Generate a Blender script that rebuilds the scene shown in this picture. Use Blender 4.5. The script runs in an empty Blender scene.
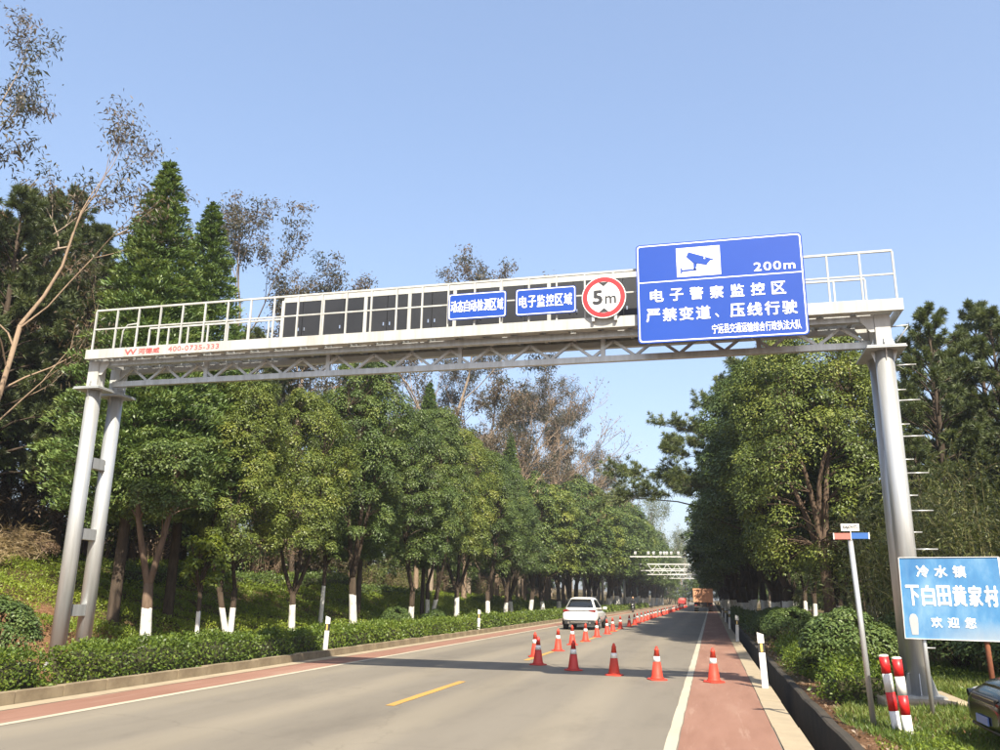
import bpy, bmesh, math, random
import numpy as np
from mathutils import Vector, Matrix, Euler

R = math.radians
sc = bpy.context.scene
COL = sc.collection
random.seed(7)

# ------------------------------------------------------------------ camera
F_PX, YAW, PITCH, ROLL = 831.67, -0.2441, 0.2595, 0.0148
fw = Vector((math.sin(YAW) * math.cos(PITCH), math.cos(YAW) * math.cos(PITCH), math.sin(PITCH)))
rt = Vector((math.cos(YAW), -math.sin(YAW), 0)); up = rt.cross(fw)
r2 = rt * math.cos(ROLL) + up * math.sin(ROLL); u2 = -rt * math.sin(ROLL) + up * math.cos(ROLL)
cam_d = bpy.data.cameras.new('camera'); cam = bpy.data.objects.new('camera', cam_d); COL.objects.link(cam)
cam.matrix_world = Matrix(((r2.x, u2.x, -fw.x, 0), (r2.y, u2.y, -fw.y, 0), (r2.z, u2.z, -fw.z, 1.65), (0, 0, 0, 1)))
cam_d.sensor_fit = 'HORIZONTAL'; cam_d.sensor_width = 36.0; cam_d.lens = F_PX / 1000 * 36.0
cam_d.clip_start = 0.05; cam_d.clip_end = 6000
sc.camera = cam

# ------------------------------------------------------------------ sky, sun, exposure
SUN = Vector((0.44, -0.87, 1.0)).normalized()
SUN_EL = math.asin(SUN.z); SUN_AZ = math.atan2(SUN.x, SUN.y)
world = bpy.data.worlds.new('World'); sc.world = world; world.use_nodes = True
wn = world.node_tree.nodes; wl = world.node_tree.links
sky = wn.new('ShaderNodeTexSky'); sky.sky_type = 'NISHITA'; sky.sun_disc = False
sky.sun_elevation = SUN_EL; sky.sun_rotation = SUN_AZ
sky.air_density = 1.0; sky.dust_density = 3.0; sky.ozone_density = 3.5; sky.altitude = 200
hs_ = wn.new('ShaderNodeHueSaturation'); hs_.inputs['Saturation'].default_value = 1.16; hs_.inputs['Hue'].default_value = 0.509; hs_.inputs['Value'].default_value = 1.16
wl.new(sky.outputs[0], hs_.inputs['Color']); ga_ = wn.new('ShaderNodeGamma'); ga_.inputs[1].default_value = 0.58; wl.new(hs_.outputs[0], ga_.inputs[0]); wl.new(ga_.outputs[0], wn['Background'].inputs[0]); wn['Background'].inputs[1].default_value = 0.15
sun_d = bpy.data.lights.new('sun', 'SUN'); sun_d.energy = 3.8; sun_d.angle = R(0.6); sun_d.color = (1.0, 0.92, 0.78)
sun = bpy.data.objects.new('sun', sun_d); COL.objects.link(sun)
sun.rotation_euler = (-SUN).to_track_quat('-Z', 'Y').to_euler(); sun.location = (20, -30, 40)
sc.view_settings.view_transform = 'Standard'; sc.view_settings.look = 'None'
sc.view_settings.gamma = 1.0; sc.view_settings.exposure = 1.58
sc.render.engine = 'CYCLES'; sc.cycles.use_denoising = True
sc.cycles.max_bounces = 6; sc.cycles.diffuse_bounces = 3; sc.cycles.transmission_bounces = 4
sc.cycles.transparent_max_bounces = 8; sc.cycles.sample_clamp_indirect = 6

# ------------------------------------------------------------------ materials
def srgb(r, g, b):
    f = lambda c: (c / 255 / 12.92) if c / 255 <= 0.04045 else ((c / 255 + 0.055) / 1.055) ** 2.4
    return (f(r), f(g), f(b), 1)

def lin(r, g, b): return (r, g, b, 1)

def new_mat(name):
    m = bpy.data.materials.new(name); m.use_nodes = True
    return m, m.node_tree.nodes, m.node_tree.links, m.node_tree.nodes['Principled BSDF']

def noise_node(n, l, scale, detail=4, rough=0.6, coord='Object', stretch=None):
    tc = n.new('ShaderNodeTexCoord'); t = n.new('ShaderNodeTexNoise')
    t.inputs['Scale'].default_value = scale; t.inputs['Detail'].default_value = detail; t.inputs['Roughness'].default_value = rough
    if stretch:
        mp = n.new('ShaderNodeMapping'); mp.inputs['Scale'].default_value = stretch
        l.new(tc.outputs[coord], mp.inputs[0]); l.new(mp.outputs[0], t.inputs['Vector'])
    else: l.new(tc.outputs[coord], t.inputs['Vector'])
    return t

def ramp(n, l, src, stops):
    r = n.new('ShaderNodeValToRGB')
    els = r.color_ramp.elements
    while len(els) < len(stops): els.new(0.5)
    for e, (p, c) in zip(els, stops): e.position = p; e.color = c
    l.new(src, r.inputs[0]); return r

def mix(n, l, a, b, fac, mode='MIX'):
    m = n.new('ShaderNodeMix'); m.data_type = 'RGBA'; m.blend_type = mode
    for sock, v in ((6, a), (7, b), (0, fac)):
        if hasattr(v, 'links') or hasattr(v, 'is_linked'): l.new(v, m.inputs[sock])
        else: m.inputs[sock].default_value = v
    return m.outputs[2]

def bump(n, l, src, bsdf, strength=0.3, dist=0.02):
    b = n.new('ShaderNodeBump'); b.inputs['Strength'].default_value = strength; b.inputs['Distance'].default_value = dist
    l.new(src, b.inputs['Height']); l.new(b.outputs[0], bsdf.inputs['Normal'])

def pm(name, c1, c2=None, scale=3.0, rough=0.6, metallic=0.0, bstr=0.0, bscale=None, coord='Object', stretch=None, spec=0.5, coat=0.0):
    m, n, l, b = new_mat(name)
    c2 = c2 or tuple(x * 0.8 for x in c1[:3]) + (1,)
    t = noise_node(n, l, scale, 5, 0.65, coord, stretch)
    r = ramp(n, l, t.outputs['Fac'], [(0.3, c1), (0.7, c2)])
    l.new(r.outputs[0], b.inputs['Base Color'])
    b.inputs['Roughness'].default_value = rough; b.inputs['Metallic'].default_value = metallic
    b.inputs['Specular IOR Level'].default_value = spec; b.inputs['Coat Weight'].default_value = coat
    if bstr:
        t2 = noise_node(n, l, bscale or scale * 8, 4, 0.6, coord); bump(n, l, t2.outputs['Fac'], b, bstr, 0.01)
    return m

def leaf_mat(name, stops, trans=0.18, rough=0.45, spec=0.35, rnd=0.18, tcol=None):
    """stops: ramp over the per-leaf 'tone' attribute (leaf age/species colour)"""
    m, n, l, b = new_mat(name)
    at = n.new('ShaderNodeAttribute'); at.attribute_name = 'tone'
    oi = n.new('ShaderNodeObjectInfo')
    ad = n.new('ShaderNodeMath'); ad.operation = 'MULTIPLY_ADD'
    l.new(oi.outputs['Random'], ad.inputs[0]); ad.inputs[1].default_value = rnd; l.new(at.outputs['Fac'], ad.inputs[2])
    sb = n.new('ShaderNodeMath'); sb.operation = 'SUBTRACT'; l.new(ad.outputs[0], sb.inputs[0]); sb.inputs[1].default_value = rnd / 2
    r = ramp(n, l, sb.outputs[0], stops)
    l.new(r.outputs[0], b.inputs['Base Color']); b.inputs['Roughness'].default_value = rough
    b.inputs['Specular IOR Level'].default_value = spec
    if trans:
        tr = n.new('ShaderNodeBsdfTranslucent'); mx = n.new('ShaderNodeMixShader'); mx.inputs[0].default_value = trans
        br = n.new('ShaderNodeMix'); br.data_type = 'RGBA'; br.blend_type = 'MULTIPLY'; br.inputs[0].default_value = 1
        l.new(r.outputs[0], br.inputs[6]); br.inputs[7].default_value = tcol or (1.5, 1.45, 0.6, 1)
        l.new(br.outputs[2], tr.inputs[0])
        out = n['Material Output']; l.new(b.outputs[0], mx.inputs[1]); l.new(tr.outputs[0], mx.inputs[2]); l.new(mx.outputs[0], out.inputs[0])
    return m

M = {}
def make_asphalt():
    m, n, l, b = new_mat('asphalt')
    big = noise_node(n, l, 0.35, 4, 0.6, 'Object', (1.6, 0.16, 1))
    base = ramp(n, l, big.outputs['Fac'], [(0.25, lin(0.168, 0.145, 0.112)), (0.5, lin(0.202, 0.175, 0.135)), (0.75, lin(0.23, 0.20, 0.156))])
    tc = n.new('ShaderNodeTexCoord'); sx = n.new('ShaderNodeSeparateXYZ'); l.new(tc.outputs['Object'], sx.inputs[0])
    # wheel tracks: a periodic polish across the lanes
    mm = n.new('ShaderNodeMath'); mm.operation = 'MULTIPLY_ADD'; l.new(sx.outputs['X'], mm.inputs[0]); mm.inputs[1].default_value = 3.0; mm.inputs[2].default_value = 1.2
    sn = n.new('ShaderNodeMath'); sn.operation = 'SINE'; l.new(mm.outputs[0], sn.inputs[0])
    tr = ramp(n, l, sn.outputs[0], [(0.0, lin(0.86, 0.87, 0.89)), (0.9, lin(1.02, 1.02, 1.0))])
    c1 = mix(n, l, base.outputs[0], tr.outputs[0], 0.9, 'MULTIPLY')
    st = noise_node(n, l, 0.9, 6, 0.7, 'Object', (1, 0.35, 1))
    stm = ramp(n, l, st.outputs['Fac'], [(0.50, lin(1, 1, 1)), (0.70, lin(0.70, 0.70, 0.71))])
    c2 = mix(n, l, c1, stm.outputs[0], 0.6, 'MULTIPLY')
    # oil drips near the lane middle, fine aggregate
    fine = noise_node(n, l, 160, 3, 0.7)
    fr = ramp(n, l, fine.outputs['Fac'], [(0.3, lin(0.72, 0.72, 0.72)), (0.6, lin(1.08, 1.08, 1.08))])
    c3 = mix(n, l, c2, fr.outputs[0], 0.6, 'MULTIPLY')
    v = n.new('ShaderNodeTexVoronoi'); v.feature = 'DISTANCE_TO_EDGE'; v.inputs['Scale'].default_value = 0.16
    wob = noise_node(n, l, 1.2, 4, 0.6); add = n.new('ShaderNodeVectorMath'); add.operation = 'MULTIPLY_ADD'
    l.new(wob.outputs['Color'], add.inputs[0]); add.inputs[1].default_value = (0.8, 0.8, 0.8); l.new(tc.outputs['Object'], add.inputs[2]); l.new(add.outputs[0], v.inputs['Vector'])
    cr = ramp(n, l, v.outputs['Distance'], [(0.0, lin(0.55, 0.54, 0.52)), (0.0022, lin(1, 1, 1))])
    c4 = mix(n, l, c3, cr.outputs[0], 0.3, 'MULTIPLY')
    l.new(c4, b.inputs['Base Color']); b.inputs['Roughness'].default_value = 0.8; b.inputs['Specular IOR Level'].default_value = 0.3
    bump(n, l, fine.outputs['Fac'], b, 0.35, 0.006)
    return m

def make_red_lane():
    m, n, l, b = new_mat('red_surfacing')
    big = noise_node(n, l, 0.8, 6, 0.65, 'Object', (1.5, 0.25, 1))
    base = ramp(n, l, big.outputs['Fac'], [(0.28, lin(0.195, 0.100, 0.068)), (0.55, lin(0.255, 0.140, 0.100)), (0.75, lin(0.30, 0.19, 0.14))])
    fine = noise_node(n, l, 190, 3, 0.7); fr = ramp(n, l, fine.outputs['Fac'], [(0.3, lin(0.72, 0.7, 0.7)), (0.62, lin(1.1, 1.1, 1.1))])
    c = mix(n, l, base.outputs[0], fr.outputs[0], 0.6, 'MULTIPLY')
    w = noise_node(n, l, 2.2, 7, 0.75, 'Object', (2, 0.12, 1)); wr = ramp(n, l, w.outputs['Fac'], [(0.56, lin(0, 0, 0)), (0.78, lin(0.6, 0.6, 0.6))])
    c = mix(n, l, c, lin(0.42, 0.31, 0.24), wr.outputs[0])
    l.new(c, b.inputs['Base Color']); b.inputs['Roughness'].default_value = 0.85; b.inputs['Specular IOR Level'].default_value = 0.25
    bump(n, l, fine.outputs['Fac'], b, 0.4, 0.006)
    return m

def make_paint(name, col, under, lo=0.6, hi=0.78):
    m, n, l, b = new_mat(name)
    w = noise_node(n, l, 7, 8, 0.75); wr = ramp(n, l, w.outputs['Fac'], [(lo, lin(0, 0, 0)), (hi, lin(0.85, 0.85, 0.85))])
    d = noise_node(n, l, 1.1, 5, 0.6, 'Object', (1, 0.3, 1)); dr = ramp(n, l, d.outputs['Fac'], [(0.3, col), (0.75, tuple(x * 0.8 for x in col[:3]) + (1,))])
    c = mix(n, l, dr.outputs[0], under, wr.outputs[0])
    l.new(c, b.inputs['Base Color']); b.inputs['Roughness'].default_value = 0.7
    return m

def make_ground():
    m, n, l, b = new_mat('ground_soil')
    a = noise_node(n, l, 0.5, 6, 0.65); f = noise_node(n, l, 9, 6, 0.7)
    soil = ramp(n, l, f.outputs['Fac'], [(0.3, lin(0.10, 0.055, 0.03)), (0.5, lin(0.19, 0.10, 0.052)), (0.72, lin(0.27, 0.17, 0.10))])
    litter = ramp(n, l, f.outputs['Fac'], [(0.3, lin(0.035, 0.04, 0.014)), (0.5, lin(0.09, 0.075, 0.032)), (0.7, lin(0.17, 0.13, 0.07))])
    tc = n.new('ShaderNodeTexCoord'); sx = n.new('ShaderNodeSeparateXYZ'); l.new(tc.outputs['Object'], sx.inputs[0])
    rr = ramp(n, l, a.outputs['Fac'], [(0.42, lin(0, 0, 0)), (0.6, lin(1, 1, 1))])
    lx = n.new('ShaderNodeMapRange'); l.new(sx.outputs['X'], lx.inputs[0]); lx.inputs[1].default_value = -16.6; lx.inputs[2].default_value = -15.8
    yy = n.new('ShaderNodeMapRange'); l.new(sx.outputs['Y'], yy.inputs[0]); yy.inputs[1].default_value = 19.5; yy.inputs[2].default_value = 17.5
    my = n.new('ShaderNodeMath'); my.operation = 'MULTIPLY'; l.new(lx.outputs[0], my.inputs[0]); l.new(yy.outputs[0], my.inputs[1])
    mm = n.new('ShaderNodeMath'); mm.operation = 'MULTIPLY_ADD'; mm.use_clamp = True; l.new(rr.outputs[0], mm.inputs[0]); mm.inputs[1].default_value = 0.35; l.new(my.outputs[0], mm.inputs[2])
    c = mix(n, l, litter.outputs[0], soil.outputs[0], mm.outputs[0])
    l.new(c, b.inputs['Base Color']); b.inputs['Roughness'].default_value = 0.95; b.inputs['Specular IOR Level'].default_value = 0.1
    bump(n, l, f.outputs['Fac'], b, 0.9, 0.08)
    return m

def make_bark(name, c1, c2, wash=None):
    m, n, l, b = new_mat(name)
    t = noise_node(n, l, 9, 6, 0.7, 'Object', (1, 1, 0.22))
    r = ramp(n, l, t.outputs['Fac'], [(0.3, c1), (0.7, c2)])
    col = r.outputs[0]
    if wash:
        tc = n.new('ShaderNodeTexCoord'); sx = n.new('ShaderNodeSeparateXYZ'); l.new(tc.outputs['Object'], sx.inputs[0])
        w = noise_node(n, l, 5, 4, 0.6); ma = n.new('ShaderNodeMath'); ma.operation = 'MULTIPLY_ADD'
        l.new(w.outputs['Fac'], ma.inputs[0]); ma.inputs[1].default_value = 0.16; l.new(sx.outputs['Z'], ma.inputs[2])
        oi = n.new('ShaderNodeObjectInfo'); m2 = n.new('ShaderNodeMath'); m2.operation = 'MULTIPLY_ADD'
        l.new(oi.outputs['Random'], m2.inputs[0]); m2.inputs[1].default_value = 0.22; m2.inputs[2].default_value = wash
        lt = n.new('ShaderNodeMath'); lt.operation = 'LESS_THAN'; l.new(ma.outputs[0], lt.inputs[0]); l.new(m2.outputs[0], lt.inputs[1])
        ch = noise_node(n, l, 14, 7, 0.7, 'Object', (1, 1, 0.3)); cr = ramp(n, l, ch.outputs['Fac'], [(0.52, lin(0.60, 0.585, 0.54)), (0.68, lin(0.30, 0.26, 0.20))])
        col = mix(n, l, col, cr.outputs[0], lt.outputs[0])
    l.new(col, b.inputs['Base Color']); b.inputs['Roughness'].default_value = 0.9; b.inputs['Specular IOR Level'].default_value = 0.2
    bump(n, l, t.outputs['Fac'], b, 0.7, 0.03)
    return m

M['asphalt'] = make_asphalt(); M['red_lane'] = make_red_lane()
M['white_paint'] = make_paint('road_line_white', lin(0.45, 0.40, 0.30), lin(0.21, 0.185, 0.145), 0.54, 0.76)
M['yellow_paint'] = make_paint('road_line_yellow', lin(0.47, 0.26, 0.055), lin(0.21, 0.185, 0.145), 0.54, 0.76)
M['concrete'] = pm('kerb_concrete', lin(0.27, 0.215, 0.135), lin(0.15, 0.112, 0.066), 2.5, 0.9, 0, 0.5, 40)
M['concrete_pale'] = pm('edging_concrete', lin(0.36, 0.29, 0.19), lin(0.26, 0.21, 0.14), 2.0, 0.9, 0, 0.4, 50)
M['concrete_dark'] = pm('ditch_concrete', lin(0.050, 0.038, 0.025), lin(0.022, 0.019, 0.013), 3.0, 0.95, 0, 0.6, 25)
M['ground'] = make_ground()
M['galv'] = pm('galvanised_steel', lin(0.54, 0.55, 0.545), lin(0.36, 0.36, 0.345), 3, 0.42, 0.55, 0.05, 60, stretch=(3, 3, 0.2))
M['frame_paint'] = pm('pale_grey_steel_paint', lin(0.47, 0.475, 0.455), lin(0.315, 0.31, 0.285), 1.6, 0.5, 0.0, 0.04, 30, stretch=(5, 5, 0.5))
M['frame_dark'] = pm('grey_steel_paint', lin(0.44, 0.46, 0.46), lin(0.33, 0.345, 0.345), 2.2, 0.5, 0.2, 0.04, 30)
M['grate'] = pm('pale_deck_grating', lin(0.60, 0.59, 0.56), lin(0.50, 0.49, 0.46), 3, 0.6)
M['black_panel'] = pm('black_cabinet_steel', lin(0.012, 0.013, 0.015), lin(0.02, 0.02, 0.022), 2.0, 0.45)
M['sign_blue'] = pm('blue_sign_sheeting', lin(0.004, 0.046, 0.30), lin(0.006, 0.052, 0.325), 0.9, 0.55, spec=0.3)
M['sign_white'] = pm('white_sign_sheeting', lin(0.85, 0.85, 0.83), lin(0.78, 0.78, 0.76), 1.5, 0.5)
M['sign_red'] = pm('red_sign_sheeting', lin(0.50, 0.014, 0.020), lin(0.45, 0.012, 0.018), 1.5, 0.5)
M['sign_black'] = pm('black_sign_sheeting', lin(0.015, 0.015, 0.018), lin(0.02, 0.02, 0.02), 1.5, 0.5)
M['sign_back'] = pm('aluminium_sign_back', lin(0.5, 0.5, 0.5), lin(0.42, 0.42, 0.42), 2, 0.45, 0.5)
M['fascia_red'] = pm('faded_red_vinyl', lin(0.66, 0.05, 0.05), lin(0.66, 0.15, 0.13), 9, 0.6)
M['cone_red'] = pm('cone_orange_red_plastic', lin(0.64, 0.05, 0.025), lin(0.42, 0.05, 0.032), 7, 0.55, spec=0.3, bstr=0.1)
M['cone_dark'] = pm('old_cone_red_plastic', lin(0.50, 0.032, 0.022), lin(0.42, 0.03, 0.02), 5, 0.5)
M['reflect_white'] = pm('white_reflective_band', lin(0.80, 0.79, 0.75), lin(0.66, 0.65, 0.62), 12, 0.4)
M['post_white'] = pm('white_post_plastic', lin(0.76, 0.75, 0.70), lin(0.64, 0.62, 0.57), 4, 0.5)
M['post_black'] = pm('black_post_band', lin(0.02, 0.02, 0.02), lin(0.03, 0.03, 0.03), 4, 0.5)
M['reflector_yellow'] = pm('yellow_reflector', lin(0.70, 0.50, 0.16), lin(0.6, 0.4, 0.1), 8, 0.35)
M['boll_red'] = pm('bollard_red_film', lin(0.62, 0.018, 0.018), lin(0.54, 0.016, 0.016), 6, 0.4)
M['boll_white'] = pm('bollard_white_film', lin(0.76, 0.75, 0.70), lin(0.62, 0.60, 0.54), 6, 0.45)
M['rust'] = pm('rusty_steel', lin(0.22, 0.075, 0.03), lin(0.12, 0.04, 0.02), 14, 0.85)
M['rubber'] = pm('tyre_rubber', lin(0.018, 0.018, 0.018), lin(0.03, 0.03, 0.028), 10, 0.85)
M['car_white'] = pm('white_car_paint', lin(0.80, 0.79, 0.76), lin(0.77, 0.76, 0.73), 0.6, 0.25, coat=0.5)
M['car_black'] = pm('black_car_paint', lin(0.003, 0.0033, 0.004), lin(0.004, 0.0045, 0.005), 0.8, 0.16, spec=0.16, coat=0.0)
M['car_trim'] = pm('black_trim_plastic', lin(0.016, 0.016, 0.017), lin(0.024, 0.024, 0.024), 8, 0.6)
M['car_glass'] = pm('dark_car_glass', lin(0.012, 0.014, 0.016), lin(0.014, 0.016, 0.018), 1, 0.06, spec=0.6)
M['chrome'] = pm('chrome', lin(0.72, 0.72, 0.72), lin(0.66, 0.66, 0.66), 2, 0.14, 1.0)
M['tail_red'] = pm('tail_lamp_red', lin(0.22, 0.02, 0.02), lin(0.16, 0.015, 0.015), 4, 0.15)
M['lamp_clear'] = pm('clear_lamp', lin(0.80, 0.80, 0.80), lin(0.60, 0.60, 0.62), 14, 0.1, 0.3)
M['plate_blue'] = pm('blue_number_plate', lin(0.12, 0.20, 0.48), lin(0.12, 0.19, 0.44), 4, 0.4)
M['plate_green'] = pm('pale_green_number_plate', lin(0.45, 0.62, 0.58), lin(0.42, 0.56, 0.54), 4, 0.4)
M['truck_orange'] = pm('faded_orange_truck_paint', lin(0.55, 0.28, 0.15), lin(0.42, 0.21, 0.12), 2.2, 0.7)
M['truck_dark'] = pm('dirty_dark_chassis', lin(0.05, 0.042, 0.035), lin(0.03, 0.026, 0.022), 3, 0.8)
M['truck_red'] = pm('red_truck_paint', lin(0.42, 0.05, 0.045), lin(0.36, 0.045, 0.04), 2, 0.5)
M['far_metal'] = pm('far_white_steel', lin(0.56, 0.56, 0.55), lin(0.48, 0.48, 0.47), 1, 0.5)
M['jacket'] = pm('dark_jacket_cloth', lin(0.014, 0.015, 0.018), lin(0.022, 0.022, 0.026), 12, 0.9)
M['skin'] = pm('skin', lin(0.42, 0.25, 0.17), lin(0.40, 0.23, 0.15), 6, 0.6)
M['helmet'] = pm('tan_helmet', lin(0.42, 0.26, 0.15), lin(0.40, 0.24, 0.14), 6, 0.4)
M['marker_red'] = pm('faded_red_plate', lin(0.55, 0.11, 0.085), lin(0.50, 0.14, 0.11), 9, 0.6)
M['marker_blue'] = pm('blue_plate', lin(0.02, 0.09, 0.30), lin(0.025, 0.11, 0.34), 9, 0.55)
M['bark'] = make_bark('bark_whitewashed', lin(0.028, 0.020, 0.013), lin(0.075, 0.054, 0.037), 1.12)
M['bark_red'] = make_bark('bark_red_brown_whitewashed', lin(0.075, 0.050, 0.034), lin(0.165, 0.115, 0.08), 1.12)
M['bark_plain'] = make_bark('bark_plain', lin(0.035, 0.026, 0.018), lin(0.09, 0.066, 0.048))
M['bark_pale'] = make_bark('bark_pale', lin(0.15, 0.11, 0.08), lin(0.34, 0.27, 0.20))
M['twig'] = make_bark('twig_dry', lin(0.16, 0.11, 0.075), lin(0.30, 0.22, 0.15))
M['cane'] = make_bark('cane_green', lin(0.16, 0.16, 0.06), lin(0.30, 0.27, 0.13))
def st(*cs): return [(i / (len(cs) - 1), lin(*c)) for i, c in enumerate(cs)]
M['lf_camphor'] = leaf_mat('leaf_broad', st((0.037, 0.056, 0.017), (0.068, 0.105, 0.026), (0.120, 0.159, 0.037), (0.201, 0.226, 0.055)))
M['lf_camphor_y'] = leaf_mat('leaf_broad_yellowish', st((0.049, 0.068, 0.017), (0.104, 0.140, 0.027), (0.177, 0.201, 0.037), (0.256, 0.256, 0.055)))
M['lf_cypress'] = leaf_mat('leaf_cypress', st((0.041, 0.068, 0.022), (0.071, 0.120, 0.032), (0.116, 0.171, 0.044), (0.183, 0.220, 0.061)), 0.15)
M['lf_pine'] = leaf_mat('leaf_pine', st((0.040, 0.058, 0.026), (0.075, 0.10, 0.040), (0.125, 0.15, 0.055), (0.18, 0.185, 0.075)), 0.2)
M['lf_euc'] = leaf_mat('leaf_tall_tree', st((0.035, 0.042, 0.022), (0.062, 0.058, 0.034), (0.11, 0.078, 0.048), (0.18, 0.115, 0.075)), 0.25)
M['lf_far'] = leaf_mat('leaf_far_tree', st((0.05, 0.075, 0.03), (0.085, 0.11, 0.04), (0.12, 0.135, 0.055), (0.17, 0.16, 0.08)), 0.25)
M['lf_dry'] = leaf_mat('leaf_dry', st((0.11, 0.075, 0.045), (0.18, 0.12, 0.075), (0.24, 0.16, 0.10), (0.30, 0.21, 0.13)), 0.2)
M['lf_hedge'] = leaf_mat('leaf_hedge', st((0.034, 0.057, 0.012), (0.081, 0.127, 0.018), (0.149, 0.198, 0.027), (0.21, 0.24, 0.045)), 0.3)
M['lf_topiary'] = leaf_mat('leaf_topiary', st((0.041, 0.068, 0.020), (0.076, 0.120, 0.032), (0.122, 0.165, 0.044), (0.183, 0.213, 0.061)), 0.2)
M['lf_cover'] = leaf_mat('leaf_ground_cover', st((0.07, 0.105, 0.015), (0.145, 0.20, 0.024), (0.21, 0.26, 0.032), (0.28, 0.30, 0.05)), 0.35)
M['lf_young'] = leaf_mat('leaf_young', st((0.07, 0.105, 0.015), (0.14, 0.175, 0.022), (0.21, 0.235, 0.032), (0.29, 0.28, 0.05)), 0.35)
M['lf_grass'] = leaf_mat('leaf_grass', st((0.045, 0.08, 0.016), (0.085, 0.135, 0.025), (0.15, 0.18, 0.04), (0.27, 0.24, 0.09)), 0.3)
M['lf_straw'] = leaf_mat('leaf_straw', st((0.20, 0.14, 0.07), (0.30, 0.22, 0.12), (0.38, 0.29, 0.16), (0.46, 0.36, 0.22)), 0.3)
M['lf_thicket'] = leaf_mat('leaf_thicket', st((0.035, 0.049, 0.015), (0.088, 0.105, 0.029), (0.161, 0.174, 0.049), (0.256, 0.250, 0.091)), 0.25)

# ------------------------------------------------------------------ mesh helpers
def tag(o, label=None, cat=None, group=None, kind=None):
    if label: o['label'] = label
    if cat: o['category'] = cat
    if group: o['group'] = group
    if kind: o['kind'] = kind
    return o

def empty(name, loc=(0, 0, 0), rz=0.0):
    o = bpy.data.objects.new(name, None); COL.objects.link(o); o.location = loc; o.rotation_euler = (0, 0, rz)
    o.empty_display_size = 0.2
    return o

def link_mesh(name, me, mat, parent=None, world=True):
    o = bpy.data.objects.new(name, me); COL.objects.link(o)
    if mat is not None and not me.materials: me.materials.append(mat)
    if parent is not None:
        o.parent = parent
        if world: o.location = -Vector(parent_origin(parent))
    return o

def parent_origin(p):
    v = Vector(p.location)
    q = p.parent
    while q is not None: v = v + Vector(q.location); q = q.parent
    return v

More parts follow.
